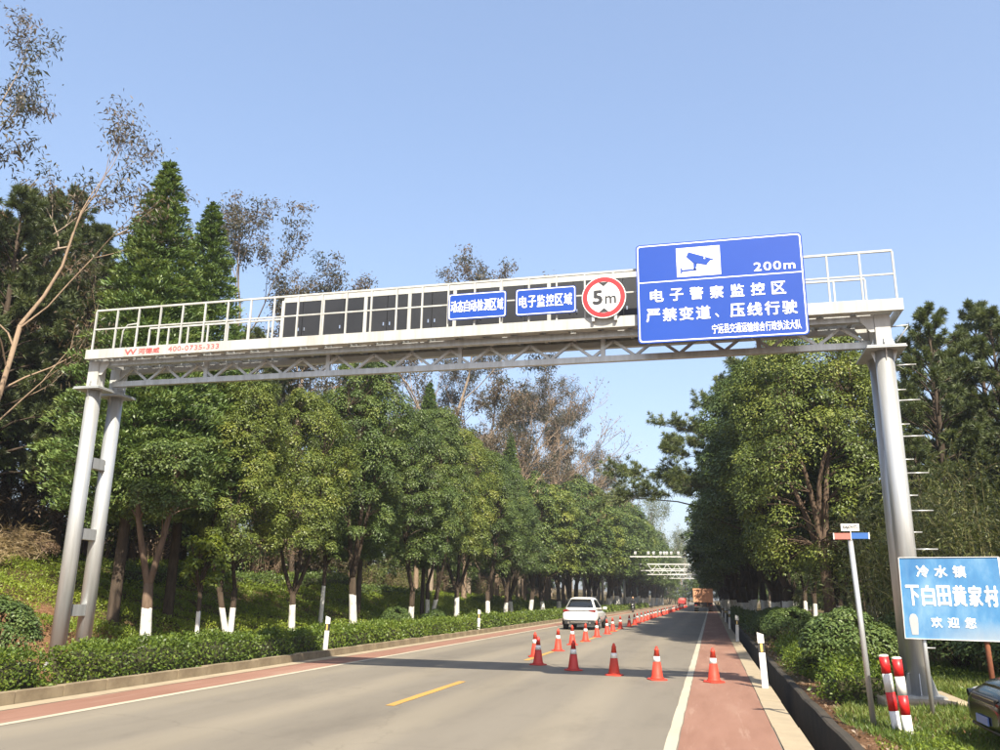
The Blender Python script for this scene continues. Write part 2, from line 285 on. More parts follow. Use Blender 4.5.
class MB:
    def __init__(s): s.v = []; s.f = []; s.smooth = []
    def add(s, vs, fs, smooth=False):
        k = len(s.v); s.v += [tuple(x) for x in vs]
        s.f += [tuple(i + k for i in f) for f in fs]; s.smooth += [smooth] * len(fs)
        return s
    def box(s, c, d, rot=None):
        c = Vector(c); h = Vector(d) / 2
        vs = [Vector((sx * h.x, sy * h.y, sz * h.z)) for sx in (-1, 1) for sy in (-1, 1) for sz in (-1, 1)]
        if rot is not None:
            m = rot if isinstance(rot, Matrix) else Euler(rot).to_matrix(); vs = [m @ v for v in vs]
        return s.add([v + c for v in vs], [(0, 1, 3, 2), (4, 6, 7, 5), (0, 4, 5, 1), (2, 3, 7, 6), (0, 2, 6, 4), (1, 5, 7, 3)])
    def bx(s, x0, x1, y0, y1, z0, z1): return s.box(((x0 + x1) / 2, (y0 + y1) / 2, (z0 + z1) / 2), (x1 - x0, y1 - y0, z1 - z0))
    def bar(s, a, b, w, h=None):
        a = Vector(a); b = Vector(b); d = b - a; q = d.to_track_quat('Y', 'Z').to_matrix()
        return s.box((a + b) / 2, (w, d.length, h or w), q)
    def cyl(s, a, b, r0, r1=None, n=12, cap=True): return s.tube([a, b], [r0, r0 if r1 is None else r1], n, cap)
    def tube(s, pts, rad, n=8, cap=True):
        pts = [Vector(p) for p in pts]; k0 = len(s.v); ref = None
        for i, p in enumerate(pts):
            d = (pts[min(i + 1, len(pts) - 1)] - pts[max(i - 1, 0)])
            if d.length < 1e-9: d = Vector((0, 0, 1))
            d.normalize()
            if ref is None: ref = Vector((1, 0, 0)) if abs(d.x) < 0.8 else Vector((0, 1, 0))
            u = (ref - d * ref.dot(d)); u.normalize(); w = d.cross(u); ref = u
            for j in range(n):
                a = 2 * math.pi * j / n; s.v.append(tuple(p + (u * math.cos(a) + w * math.sin(a)) * rad[i]))
        for i in range(len(pts) - 1):
            for j in range(n):
                a = k0 + i * n + j; b = k0 + i * n + (j + 1) % n
                s.f.append((a, b, b + n, a + n)); s.smooth.append(True)
        if cap:
            s.f.append(tuple(k0 + j for j in reversed(range(n)))); s.smooth.append(False)
            e = k0 + (len(pts) - 1) * n; s.f.append(tuple(e + j for j in range(n))); s.smooth.append(False)
        return s
    def lathe(s, prof, n=20, c=(0, 0, 0), sq=None):
        k0 = len(s.v); c = Vector(c)
        for r, z in prof:
            for j in range(n):
                a = 2 * math.pi * j / n; s.v.append((c.x + r * math.cos(a), c.y + r * math.sin(a), c.z + z))
        for i in range(len(prof) - 1):
            for j in range(n):
                a = k0 + i * n + j; b = k0 + i * n + (j + 1) % n
                s.f.append((a, b, b + n, a + n)); s.smooth.append(True)
        s.f.append(tuple(k0 + j for j in reversed(range(n)))); s.smooth.append(False)
        e = k0 + (len(prof) - 1) * n; s.f.append(tuple(e + j for j in range(n))); s.smooth.append(False)
        return s
    def prism(s, poly, y0, y1):
        """poly: (x, z) counter-clockwise seen from -Y; extruded along y"""
        n = len(poly); vs = [(x, y0, z) for x, z in poly] + [(x, y1, z) for x, z in poly]
        fs = [tuple(range(n)), tuple(reversed(range(n, 2 * n)))] + [(i, i + n, (i + 1) % n + n, (i + 1) % n) for i in range(n)]
        return s.add(vs, fs)
    def prismx(s, poly, x0, x1):
        n = len(poly); vs = [(x0, y, z) for y, z in poly] + [(x1, y, z) for y, z in poly]
        fs = [tuple(range(n)), tuple(reversed(range(n, 2 * n)))] + [(i, i + n, (i + 1) % n + n, (i + 1) % n) for i in range(n)]
        return s.add(vs, fs)
    def loft(s, rings, smooth=True):
        n = len(rings[0]); k = len(s.v)
        for r in rings: s.v += [tuple(p) for p in r]
        for i in range(len(rings) - 1):
            for j in range(n):
                a = k + i * n + j; b = k + i * n + (j + 1) % n
                s.f.append((a, b, b + n, a + n)); s.smooth.append(smooth)
        s.f.append(tuple(k + j for j in reversed(range(n)))); s.smooth.append(False)
        e = k + (len(rings) - 1) * n; s.f.append(tuple(e + j for j in range(n))); s.smooth.append(False)
        return s
    def mesh(s, name):
        me = bpy.data.meshes.new(name); me.from_pydata(s.v, [], s.f); me.update()
        bm = bmesh.new(); bm.from_mesh(me); bmesh.ops.recalc_face_normals(bm, faces=bm.faces); bm.to_mesh(me); bm.free()
        me.polygons.foreach_set('use_smooth', s.smooth)
        return me
    def build(s, name, mat, parent=None, world=True, bevel=0.0):
        o = link_mesh(name, s.mesh(name), mat, parent, world)
        if bevel:
            b = o.modifiers.new('bevel', 'BEVEL'); b.width = bevel; b.segments = 2; b.limit_method = 'ANGLE'; b.angle_limit = R(40)
        return o

def rounded(x0, x1, z0, z1, r, k=5):
    p = []
    for cx, cz, a0 in ((x1 - r, z0 + r, -90), (x1 - r, z1 - r, 0), (x0 + r, z1 - r, 90), (x0 + r, z0 + r, 180)):
        for i in range(k + 1):
            a = R(a0 + 90 * i / k); p.append((cx + r * math.cos(a), cz + r * math.sin(a)))
    return p

def copy_tree(o, parent=None):
    c = o.copy(); COL.objects.link(c)
    if parent is not None: c.parent = parent; c.matrix_parent_inverse = o.matrix_parent_inverse
    for ch in list(o.children): copy_tree(ch, c)
    return c

def ordinal(i):
    w = ['first', 'second', 'third', 'fourth', 'fifth', 'sixth', 'seventh', 'eighth', 'ninth', 'tenth', 'eleventh', 'twelfth', 'thirteenth', 'fourteenth', 'fifteenth', 'sixteenth', 'seventeenth', 'eighteenth', 'nineteenth', 'twentieth']
    return w[i]

def text_geo(body, x0, x1, z0, z1, y, name, mat, parent, bold=0.0, spacing=1.0, thick=0.003, world=True, keep=False):
    """lettering laid into the rectangle x0..x1, z0..z1 on the plane y, facing -Y"""
    cu = bpy.data.curves.new(name, 'FONT'); cu.body = body; cu.size = 1.0; cu.space_character = spacing
    cu.resolution_u = 3
    t = bpy.data.objects.new(name, cu); COL.objects.link(t)
    dg = bpy.context.evaluated_depsgraph_get(); me = bpy.data.meshes.new_from_object(t.evaluated_get(dg))
    bpy.data.objects.remove(t); bpy.data.curves.remove(cu)
    n = len(me.vertices); co = np.empty(n * 3, np.float32); me.vertices.foreach_get('co', co); co = co.reshape(-1, 3)
    lo = co.min(0); hi = co.max(0); fs = [tuple(p.vertices) for p in me.polygons]; bpy.data.meshes.remove(me)
    k = (z1 - z0) / 1.0; w = bold * k; mb = MB()
    X = x0 + w + (co[:, 0] - lo[0]) / (hi[0] - lo[0]) * (x1 - x0 - 2 * w); Z = z0 + w + (co[:, 1] - lo[1]) / (hi[1] - lo[1]) * (z1 - z0 - 2 * w)
    offs = [(0, 0)] + ([(w * math.cos(R(a)), w * math.sin(R(a))) for a in range(0, 360, 60)] if bold else [])
    for i, (ox, oz) in enumerate(offs):
        mb.add([(float(a) + ox, y - 0.0004 * i, float(c) + oz) for a, c in zip(X, Z)], fs)
    me = bpy.data.meshes.new(name); me.from_pydata(mb.v, [], mb.f); me.update()
    bm = bmesh.new(); bm.from_mesh(me)
    for f in bm.faces:
        if f.normal.y > 0: f.normal_flip()
    bm.to_mesh(me); bm.free()
    return link_mesh(name, me, mat, parent, world)

# ------------------------------------------------------------------ terrain, road
def smooth_noise(x, y, seed=0, base=1.0):
    x = np.asarray(x, float); y = np.asarray(y, float); rg = np.random.default_rng(seed); s = 0
    for k in range(7):
        a = rg.uniform(0, 6.28); f = base * rg.uniform(0.5, 2.2); p = rg.uniform(0, 6.28); s = s + np.sin((x * math.cos(a) + y * math.sin(a)) * f + p) / 7 ** 0.5
    return s

def tz(x, y):
    x = np.asarray(x, float); y = np.asarray(y, float)
    lx = [-900, -300, -120, -60, -35, -26, -20.5, -18.5, -14.6, -12.9, -11.4, -10.3]
    lz = [55, 34, 16, 9, 5.2, 3.8, 2.45, 2.15, 0.60, 0.14, 0.02, 0.08]
    fac = np.interp(y, [0, 28, 60, 120], [1, 1, 0.62, 0.5])
    left = np.interp(x, lx, lz) * np.where(x < -12.5, fac, 1)
    right = np.interp(x, [1.5, 2.0, 3, 8, 30, 100, 900], [0.06, 0.10, 0.13, 0.28, 0.6, 2.5, 20])
    z = np.where(x < -4, left, right)
    amp = np.interp(np.abs(x + 4.5), [6, 8, 16, 60], [0.01, 0.05, 0.16, 0.6])
    return z + amp * smooth_noise(x, y, 3, 0.8)

def terrain():
    xs = [-500, -300, -180, -120, -80, -60, -45, -35, -30, -26, -23.5] + list(np.arange(-22, -10.6, 0.45)) + [-10.3, -10.18, 1.48, 1.53] + list(np.arange(1.9, 8, 0.5)) + [9, 11, 14, 18, 24, 32, 45, 70, 110, 200, 420]
    ys = [-60, -20] + list(np.arange(0, 50, 0.6)) + list(np.arange(50, 100, 2.5)) + list(np.arange(100, 260, 10)) + [280, 330, 420, 600, 900]
    X, Y = np.meshgrid(xs, ys); Z = tz(X, Y)
    rg = np.random.default_rng(1)
    loose = (X < -12.4) & (X > -16.4) & (Y < 19)
    Z = Z + np.where(loose, rg.uniform(-0.10, 0.12, X.shape), 0)
    Z = np.where((X > -10.2) & (X < 1.5), -0.75, Z)
    nx = len(xs); vs = np.stack([X, Y, Z], -1).reshape(-1, 3).tolist()
    fs = [(j * nx + i, j * nx + i + 1, (j + 1) * nx + i + 1, (j + 1) * nx + i) for j in range(len(ys) - 1) for i in range(nx - 1)]
    me = bpy.data.meshes.new('ground'); me.from_pydata(vs, [], fs); me.update()
    me.polygons.foreach_set('use_smooth', [True] * len(fs))
    tag(link_mesh('ground', me, M['ground']), kind='structure')
terrain()

Y0, Y1 = -30.0, 420.0
tag(MB().bx(-10.04, 1.05, Y0, Y1, -0.7, 0.0).build('road', M['asphalt']), kind='structure')
def sheet(name, x0, x1, y0, y1, z, mat):
    # a thin sheet subdivided along y, with slightly wandering edges where it is near
    ys = list(np.arange(y0, min(y1, 60), 0.5)) + ([60] + list(np.arange(80, y1, 20)) if y1 > 60 else []) + [y1]
    rg = random.Random(name); vs = []; fs = []
    for i, y in enumerate(ys):
        e = 0.007
        vs += [(x0 + rg.uniform(-e, e), y, z), (x1 + rg.uniform(-e, e), y, z)]
        if i: k = 2 * i; fs.append((k - 2, k - 1, k + 1, k))
    return MB().add(vs, fs).build(name, mat)
tag(sheet('red_shoulder', -9.66, -8.79, Y0, Y1, 0.004, M['red_lane']), kind='structure')
tag(sheet('red_shoulder', -0.45, 0.71, Y0, Y1, 0.004, M['red_lane']), kind='structure')
tag(sheet('edge_line', -8.78, -8.63, Y0, Y1, 0.005, M['white_paint']), kind='structure')
tag(sheet('edge_line', -0.60, -0.465, Y0, Y1, 0.005, M['white_paint']), kind='structure')
tag(sheet('gutter', -10.03, -9.68, Y0, Y1, 0.006, M['concrete_pale']), kind='structure')
y = -7.2
while y < 330:
    tag(sheet('centre_line_dash', -4.93, -4.78, y, y + 4.0, 0.005, M['yellow_paint']), kind='structure'); y += 10.0

# left kerb of single stones, joined beyond where they can be told apart
kerb = tag(empty('kerb', (-10.12, 8, 0)), kind='structure')
protos = []
for k in range(4):
    rg = random.Random(k); m = MB(); d = [rg.uniform(-0.008, 0.008) for _ in range(4)]
    m.prismx([(0.006, -0.2), (0.994, -0.2), (0.994, 0.165 + d[0]), (0.97, 0.175 + d[0]), (0.03, 0.175 + d[1]), (0.006, 0.165 + d[1])], -0.085 + d[2], 0.085 + d[3])
    me = m.mesh('kerb_stone'); me.materials.append(M['concrete']); protos.append(me)
for i in range(60):
    o = bpy.data.objects.new('kerb_stone', protos[i % 4]); COL.objects.link(o); o.parent = kerb
    o.location = (random.uniform(-0.008, 0.008), i * 1.0 - 2, random.uniform(-0.006, 0.006)); o.rotation_euler = (0, 0, random.uniform(-0.006, 0.006))
MB().bx(-10.20, -10.04, 66, Y1, -0.2, 0.172).build('kerb_run', M['concrete'], kerb)
# right edging slabs and ditch
edge = tag(empty('edging', (0.885, 5, 0)), kind='structure')
protos = []
for k in range(3):
    rg = random.Random(k + 9); m = MB(); e = [rg.uniform(-0.006, 0.006) for _ in range(3)]
    m.bx(-0.165, 0.165 + e[0], 0.005, 1.495, -0.12, 0.016 + e[1] * 0.5)
    me = m.mesh('edging_slab'); me.materials.append(M['concrete_pale']); protos.append(me)
for i in range(40):
    o = bpy.data.objects.new('edging_slab', protos[i % 3]); COL.objects.link(o); o.parent = edge
    o.location = (random.uniform(-0.006, 0.006), i * 1.5, random.uniform(-0.003, 0.003))
MB().bx(0.72, 1.052, 65, Y1, -0.1, 0.015).build('edging_run', M['concrete_pale'], edge)
MB().bx(0.72, 1.052, Y0, 5, -0.1, 0.015).build('edging_run', M['concrete_pale'], edge)
m = MB(); ys = list(np.arange(-10, 70, 0.8)) + list(np.arange(75, 420, 15)); rings = []
for i, y in enumerate(ys):
    j = random.Random(i).uniform(-0.015, 0.015); h = 0.075 + random.Random(i + 500).uniform(-0.02, 0.015)
    rings.append([(1.42 + j * 0.6, y, -0.7), (1.55, y, -0.7), (1.55 + j, y, h), (1.53 + j, y, h + 0.012), (1.44 + j, y, h + 0.01), (1.415 + j, y, h - 0.01)])
m.loft(rings, False); tag(m.build('ditch_wall', M['concrete_dark']), kind='structure')

# ------------------------------------------------------------------ the gantry over the road
GY = 14.5
G = tag(empty('overhead_gantry', (-4.7, GY, 0)), 'steel gantry with railed walkway and truss spanning the road in front', 'gantry')
LX, RX = -12.42, 3.01
XA, XB = -12.5, 3.32
legs = ((LX, GY, -0.02), (LX, GY + 0.68, -0.02), (RX, GY, 0.27), (RX, GY + 0.52, 0.27))
for k, (x, y, zb) in enumerate(legs):
    m = MB(); m.tube([(x, y, zb), (x, y, 3.0), (x, y, 5.70)], [0.152, 0.150, 0.147], 28)
    p = m.build('column', M['galv'], G)
    b = MB(); b.bx(x - 0.30, x + 0.30, y - (0.3 if k % 2 == 0 else 0.24), y + (0.24 if k % 2 == 0 else 0.3), zb - 0.004, zb + 0.03)
    b.build('base_plate', M['galv'], p)
    for a in range(0, 360, 60):
        ca, sa = math.cos(R(a + 20)), math.sin(R(a + 20))
        g = MB(); q = Vector((x, y, 0)); dirv = Vector((ca, sa, 0)); per = Vector((-sa, ca, 0)) * 0.007
        pts = [q + dirv * 0.15 + Vector((0, 0, zb + 0.03)), q + dirv * 0.28 + Vector((0, 0, zb + 0.03)), q + dirv * 0.17 + Vector((0, 0, zb + 0.34)), q + dirv * 0.15 + Vector((0, 0, zb + 0.34))]
        g.add([v - per for v in pts] + [v + per for v in pts], [(0, 1, 2, 3), (7, 6, 5, 4), (0, 4, 5, 1), (1, 5, 6, 2), (2, 6, 7, 3), (3, 7, 4, 0)])
        g.build('base_gusset', M['galv'], p)
    # top flange, upper flange, stub column and gussets
    f = MB(); f.bx(x - 0.31, x + 0.31, y - 0.27, y + 0.27, 5.70, 5.720); f.bx(x - 0.30, x + 0.30, y - 0.26, y + 0.26, 5.730, 5.75); f.build('flange', M['frame_dark'], p)
    for a in range(0, 360, 90):
        ca, sa = math.cos(R(a)), math.sin(R(a)); dirv = Vector((ca, sa, 0)); per = Vector((-sa, ca, 0)) * 0.007; q = Vector((x, y, 0))
        for zz0, zz1 in ((5.698, 5.50), (5.752, 5.92)):
            pts = [q + dirv * 0.14 + Vector((0, 0, zz0)), q + dirv * 0.21 + Vector((0, 0, zz0)), q + dirv * 0.15 + Vector((0, 0, zz1))]
            g = MB(); g.add([v - per for v in pts] + [v + per for v in pts], [(0, 1, 2), (5, 4, 3), (0, 3, 4, 1), (1, 4, 5, 2), (2, 5, 3, 0)]); g.build('flange_gusset', M['galv'], p)
    s = MB(); s.bx(x - 0.125, x + 0.125, y - 0.125, y + 0.125, 5.752, 6.32); s.build('stub_column', M['frame_paint'], G, bevel=0.012)
    # knee plates under the walkway beam
    for sgn in ((1,) if k < 2 else (-1,)):
        g = MB(); g.prism([(x + sgn * 0.127, 6.31), (x + sgn * 0.127, 6.02), (x + sgn * 0.20, 6.02), (x + sgn * 0.34, 6.22), (x + sgn * 0.34, 6.31)][::sgn], y - 0.10, y - 0.085); g.build('knee_plate', M['frame_paint'], G)
for x, ya, yb, zs_ in ((LX, GY, GY + 0.68, (1.25, 2.75, 4.2)), (RX, GY, GY + 0.52, (1.3, 2.75, 4.2))):
    for z in zs_:
        MB().bx(x - 0.085, x + 0.085, ya + 0.15, yb - 0.15, z - 0.11, z + 0.11).build('tie_plate', M['galv'], G)
# walkway beams
YF, YB = 14.18, 15.42
for y0 in (YF, YB):
    m = MB(); s = 1 if y0 == YF else -1
    a, b = sorted((y0, y0 + s * 0.012)); m.bx(XA, XB, a, b, 6.315, 6.515)
    for z in (6.315, 6.503):
        a, b = sorted((y0 + s * 0.012, y0 + s * 0.09)); m.bx(XA, XB, a, b, z, z + 0.012)
    m.build('edge_beam', M['frame_paint'], G)
for x in (XA, XB - 0.012):
    MB().bx(x, x + 0.012, YF + 0.014, YB - 0.014, 6.318, 6.512).build('end_plate', M['frame_paint'], G)
for yb in (14.52, 14.82, 15.12):
    MB().bx(XA + 0.05, XB - 0.05, yb - 0.10, yb + 0.12, 6.47, 6.495).build('deck_plank', M['grate'], G)
x = XA + 0.4
while x < XB - 0.2:
    MB().bx(x - 0.03, x + 0.03, YF + 0.10, YB - 0.10, 6.36, 6.465).build('cross_beam', M['frame_dark'], G); x += 0.545
for y0 in (14.44, 15.10):
    MB().bx(LX + 0.16, RX - 0.16, y0, y0 + 0.12, 6.22, 6.335).build('upper_chord', M['frame_dark'] if y0 > 15 else M['galv'], G)
# triangular truss below
TY, TZ = 14.80, 5.90
MB().bx(LX + 0.2, RX - 0.1, TY - 0.05, TY + 0.05, TZ - 0.055, TZ + 0.055).build('lower_chord', M['galv'], G)
nx = 38; x0 = LX + 0.25; dx = (RX - 0.2 - x0) / nx
for i in range(nx):
    a = (x0 + i * dx, TY, TZ + 0.04 if i % 2 == 0 else 6.24); b = (x0 + (i + 1) * dx, TY, 6.24 if i % 2 == 0 else TZ + 0.04)
    MB().bar(a, b, 0.05, 0.05).build('truss_diagonal', M['galv'], G)
for i in (5, 12, 19, 26, 33):
    xx = x0 + i * dx + dx / 2
    MB().bx(xx - 0.04, xx + 0.04, TY - 0.035, TY + 0.035, TZ + 0.056, 6.36).build('truss_post', M['galv'], G)
# railings
def railing(yy, x0, x1, top, n, back):
    for z in (top, top - 0.42):
        MB().bar((x0, yy, z), (x1, yy, z), 0.036 if z == top else 0.026).build('rail', M['frame_paint'], G)
    MB().bar((x0, yy, 6.60), (x1, yy, 6.60), 0.028).build('rail', M['frame_paint'], G) if back else None
    for i in range(n + 1):
        xx = x0 + (x1 - x0) * i / n
        MB().bx(xx - 0.015, xx + 0.015, yy - 0.016, yy + 0.016, 6.515, top - 0.017).build('rail_post', M['frame_paint'], G)
railing(YF + 0.03, XA + 0.12, XB - 0.08, 7.38, 30, False)
railing(YB - 0.03, XA + 0.55, -8.5, 7.34, 7, True)
railing(YB - 0.03, -0.75, XB - 0.32, 7.34, 7, True)
m = MB(); m.tube([(XA + 0.35, 14.75, 6.5), (XA + 0.38, 14.75, 7.1), (XA + 0.48, 14.75, 7.22), (XA + 0.75, 14.75, 7.24)], [0.016] * 4, 8); m.build('hoop_handle', M['frame_paint'], G)
# climbing steps on the right leg
for i in range(16):
    z = 5.45 - i * 0.30; yy = GY + 0.52 if i % 2 else GY
    m = MB(); m.cyl((RX + 0.13, yy, z), (RX + 0.13 + (0.34 if i % 2 == 0 else 0.26), yy, z), 0.012, n=8); m.build('step', M['galv'], G)
m = MB(); m.tube([(RX + 0.14, GY, 6.12), (RX + 0.42, GY, 6.14), (RX + 0.40, GY, 6.10), (RX + 0.22, GY, 5.86)], [0.012] * 4, 8); m.build('hoop_handle', M['frame_dark'], G)
# red lettering on the edge beam
text_geo('W', -11.55, -11.26, 6.35, 6.475, YF - 0.003, 'logo', M['fascia_red'], G, bold=0.05)
text_geo('河德威', -11.22, -10.72, 6.355, 6.475, YF - 0.003, 'lettering', M['fascia_red'], G, bold=0.03)
text_geo('400-0735-333', -10.52, -9.36, 6.37, 6.475, YF - 0.003, 'lettering', M['fascia_red'], G, bold=0.012, spacing=1.1)
# concrete footings
tag(MB().bx(RX - 0.62, RX + 0.55, GY - 0.55, GY + 1.1, -0.3, 0.266).build('concrete_footing', M['concrete_pale'], bevel=0.03), 'concrete block under the right legs of the road gantry', 'footing')
tag(MB().bx(LX - 0.55, LX + 1.05, GY - 0.5, GY + 1.2, -0.5, -0.026).build('concrete_footing', M['concrete_pale'], bevel=0.03), 'concrete block under the left legs of the road gantry behind the hedge', 'footing')

# cabinets behind the railing
CX0, CX1, CY0, CY1, CZ0, CZ1 = -8.43, -0.86, 14.86, 15.30, 6.52, 7.62
K = tag(empty('display_cabinet', (-4.6, 15.08, CZ0)), 'long black cabinet with white frame behind the gantry railing', 'cabinet')
prof = [(CX0, CZ0), (CX1, CZ0), (CX1, CZ1), (CX0 + 0.10, CZ1), (CX0 + 0.03, CZ1 - 0.03), (CX0, CZ1 - 0.10)]
MB().prism(prof, CY0 + 0.04, CY1).build('casing', M['frame_paint'], K)
MB().bx(CX0 + 0.06, CX1, CY0, CY0 + 0.036, CZ1 - 0.115, CZ1 - 0.004).build('top_frame', M['frame_paint'], K)
MB().bx(CX0 + 0.01, CX1, CY0, CY0 + 0.036, CZ0, CZ0 + 0.05).build('bottom_frame', M['frame_paint'], K)
nb = 8; w = (CX1 - CX0) / nb
for i in range(nb + 1):
    xx = CX0 + 0.045 if i == 0 else CX0 + i * w
    MB().bx(xx - 0.035, xx + 0.035, CY0 - 0.004, CY0 + 0.034, CZ0 + 0.052, CZ1 - (0.12 if i else 0.07)).build('upright', M['frame_paint'], K)
for i in range(nb):
    a = CX0 + i * w + (0.085 if i == 0 else 0.04); b = CX0 + (i + 1) * w - 0.04; mid = (a + b) / 2
    for j, (p, q) in enumerate(((a, mid - 0.006), (mid + 0.006, b))):
        d = MB().bx(p, q, CY0 + 0.008, CY0 + 0.036, CZ0 + 0.056, CZ1 - 0.122).build('door', M['black_panel'], K)
        hx = q - 0.06 if j == 0 else p + 0.06
        MB().bx(hx - 0.012, hx + 0.012, CY0 - 0.012, CY0 + 0.007, 6.86, 6.93).build('handle', M['chrome'], d)

# ------------------------------------------------------------------ road signs on the gantry
def plate(name, x0, x1, z0, z1, y, label, cat, r=0.06, border=0.02, inset=0.022, col='sign_blue'):
    s = tag(empty(name, ((x0 + x1) / 2, y, z0)), label, cat)
    MB().prism(rounded(x0, x1, z0, z1, r), y, y + 0.025).build('panel', M[col], s)
    outer = rounded(x0 + inset, x1 - inset, z0 + inset, z1 - inset, r * 0.8); inner = rounded(x0 + inset + border, x1 - inset - border, z0 + inset + border, z1 - inset - border, r * 0.7)
    n = len(outer); MB().add([(a, y - 0.003, c) for a, c in outer] + [(a, y - 0.003, c) for a, c in inner], [(i, (i + 1) % n, (i + 1) % n + n, i + n) for i in range(n)]).build('border', M['sign_white'], s)
    for xx in (x0 + (x1 - x0) * 0.2, x0 + (x1 - x0) * 0.8):
        MB().bx(xx - 0.03, xx + 0.03, y + 0.026, y + 0.07, max(z0 + 0.03, 6.42), min(z1 - 0.03, 7.36)).build('bracket', M['galv'], s)
    return s
BY = 14.06
S = plate('police_camera_sign', -1.02, 1.81, 5.935, 7.785, BY, 'large blue road sign with white camera pictogram and 200m', 'road sign', r=0.07)
yt = BY - 0.004
MB().bx(-0.975, 1.765, yt, yt + 0.003, 7.05, 7.068).build('divider', M['sign_white'], S)
MB().bx(-0.31, 0.44, yt, yt + 0.003, 7.12, 7.665).build('pictogram_ground', M['sign_white'], S)
# camera pictogram
def pic(poly, name='camera_pictogram', mt='sign_blue', dy=0.004):
    MB().prism(poly, yt - dy, yt - 0.001).build(name, M[mt], S)
pic([(-0.14, 7.49), (-0.03, 7.37), (0.20, 7.31), (0.28, 7.36), (0.33, 7.41), (-0.10, 7.58)])
pic([(-0.02, 7.375), (0.045, 7.355), (0.02, 7.27), (0.02, 7.235), (-0.02, 7.235)])
pic([(-0.22, 7.215), (-0.20, 7.215), (0.03, 7.225), (0.03, 7.255), (-0.20, 7.25), (-0.22, 7.25)])
pic([(-0.245, 7.17), (-0.218, 7.19), (-0.218, 7.275), (-0.245, 7.295)])
pic([(0.205, 7.315), (0.225, 7.31), (0.295, 7.385), (0.275, 7.39)], 'lens_gap', 'sign_white', 0.007)
pic([(0.16, 7.43), (0.185, 7.425), (0.185, 7.45), (0.16, 7.455)], 'lens_gap', 'sign_white', 0.007)
pic([(0.245, 7.33), (0.275, 7.35), (0.305, 7.40), (0.275, 7.32)], 'lens_gap', 'sign_white', 0.007)
text_geo('200m', 0.99, 1.67, 7.125, 7.285, yt, 'lettering', M['sign_white'], S, bold=0.025, spacing=1.15)
def row(s, txt, x0, x1, zc, h, y, bold, mat='sign_white'):
    n = len(txt); p = (x1 - x0 - h) / (n - 1)
    for i, ch in enumerate(txt):
        cx = x0 + h / 2 + i * p; a = min(h, p * 0.97)
        if ch == '、': text_geo(ch, cx - a * 0.35, cx - a * 0.1, zc - h * 0.42, zc - h * 0.12, y, 'lettering', M[mat], s, bold=bold)
        else: text_geo(ch, cx - a / 2, cx + a / 2, zc - h / 2, zc + h / 2, y, 'lettering', M[mat], s, bold=bold)
row(S, '电子警察监控区', -0.79, 1.49, 6.80, 0.232, yt, 0.024)
row(S, '严禁变道、压线行驶', -0.87, 1.65, 6.44, 0.245, yt, 0.024)
row(S, '宁远县交通运输综合行政执法大队', 0.20, 1.73, 6.125, 0.168, yt, 0.010)
S = plate('detection_zone_sign', -4.54, -3.42, 6.625, 7.14, 14.13, 'small blue sign with eight white characters, left of its twin', 'road sign', r=0.05, border=0.016, inset=0.012)
for i, ch in enumerate('动态自动检测区域'): text_geo(ch, -4.49 + i * 0.128, -4.49 + i * 0.128 + 0.117, 6.77, 7.0, 14.126, 'lettering', M['sign_white'], S, bold=0.012)
S = plate('camera_zone_sign', -3.24, -2.12, 6.625, 7.14, 14.13, 'small blue sign with six white characters beside the round red sign', 'road sign', r=0.05, border=0.016, inset=0.012)
for i, ch in enumerate('电子监控区域'): text_geo(ch, -3.175 + i * 0.167, -3.175 + i * 0.167 + 0.15, 6.77, 7.0, 14.126, 'lettering', M['sign_white'], S, bold=0.015)
# round height limit sign
cx, cz, rr = -1.61, 6.855, 0.395; y0 = 14.08
S = tag(empty('height_limit_sign', (cx, y0, cz - rr)), 'round white 5 m height limit sign with red ring', 'road sign')
def ring(name, r0, r1, y, mat, th=0.003, n=48):
    m = MB(); o = [(cx + r1 * math.cos(2 * math.pi * i / n), cz + r1 * math.sin(2 * math.pi * i / n)) for i in range(n)]
    if r0 <= 0: m.prism(o, y, y + th)
    else:
        q = [(cx + r0 * math.cos(2 * math.pi * i / n), cz + r0 * math.sin(2 * math.pi * i / n)) for i in range(n)]
        m.add([(a, y, c) for a, c in o] + [(a, y, c) for a, c in q], [(i, (i + 1) % n, (i + 1) % n + n, i + n) for i in range(n)])
    return m.build(name, M[mat], S)
ring('panel', 0, rr, y0, 'sign_white', 0.02); ring('red_ring', rr * 0.75, rr * 0.965, y0 - 0.003, 'sign_red')
for sg in (1, -1):
    t = [(cx - 0.09, cz + sg * 0.285), (cx + 0.09, cz + sg * 0.285), (cx, cz + sg * 0.205)]
    MB().prism(t[::-sg], y0 - 0.006, y0 - 0.002).build('clearance_arrow', M['sign_black'], S)
text_geo('5', cx - 0.20, cx - 0.02, cz - 0.14, cz + 0.14, y0 - 0.003, 'lettering', M['sign_black'], S, bold=0.055)
text_geo('m', cx + 0.02, cx + 0.22, cz - 0.13, cz + 0.02, y0 - 0.003, 'lettering', M['sign_black'], S, bold=0.03)
for xx in (-0.2, 0.2): MB().bx(cx + xx - 0.025, cx + xx + 0.025, y0 + 0.022, y0 + 0.11, 6.42, 7.0).build('bracket', M['galv'], S)

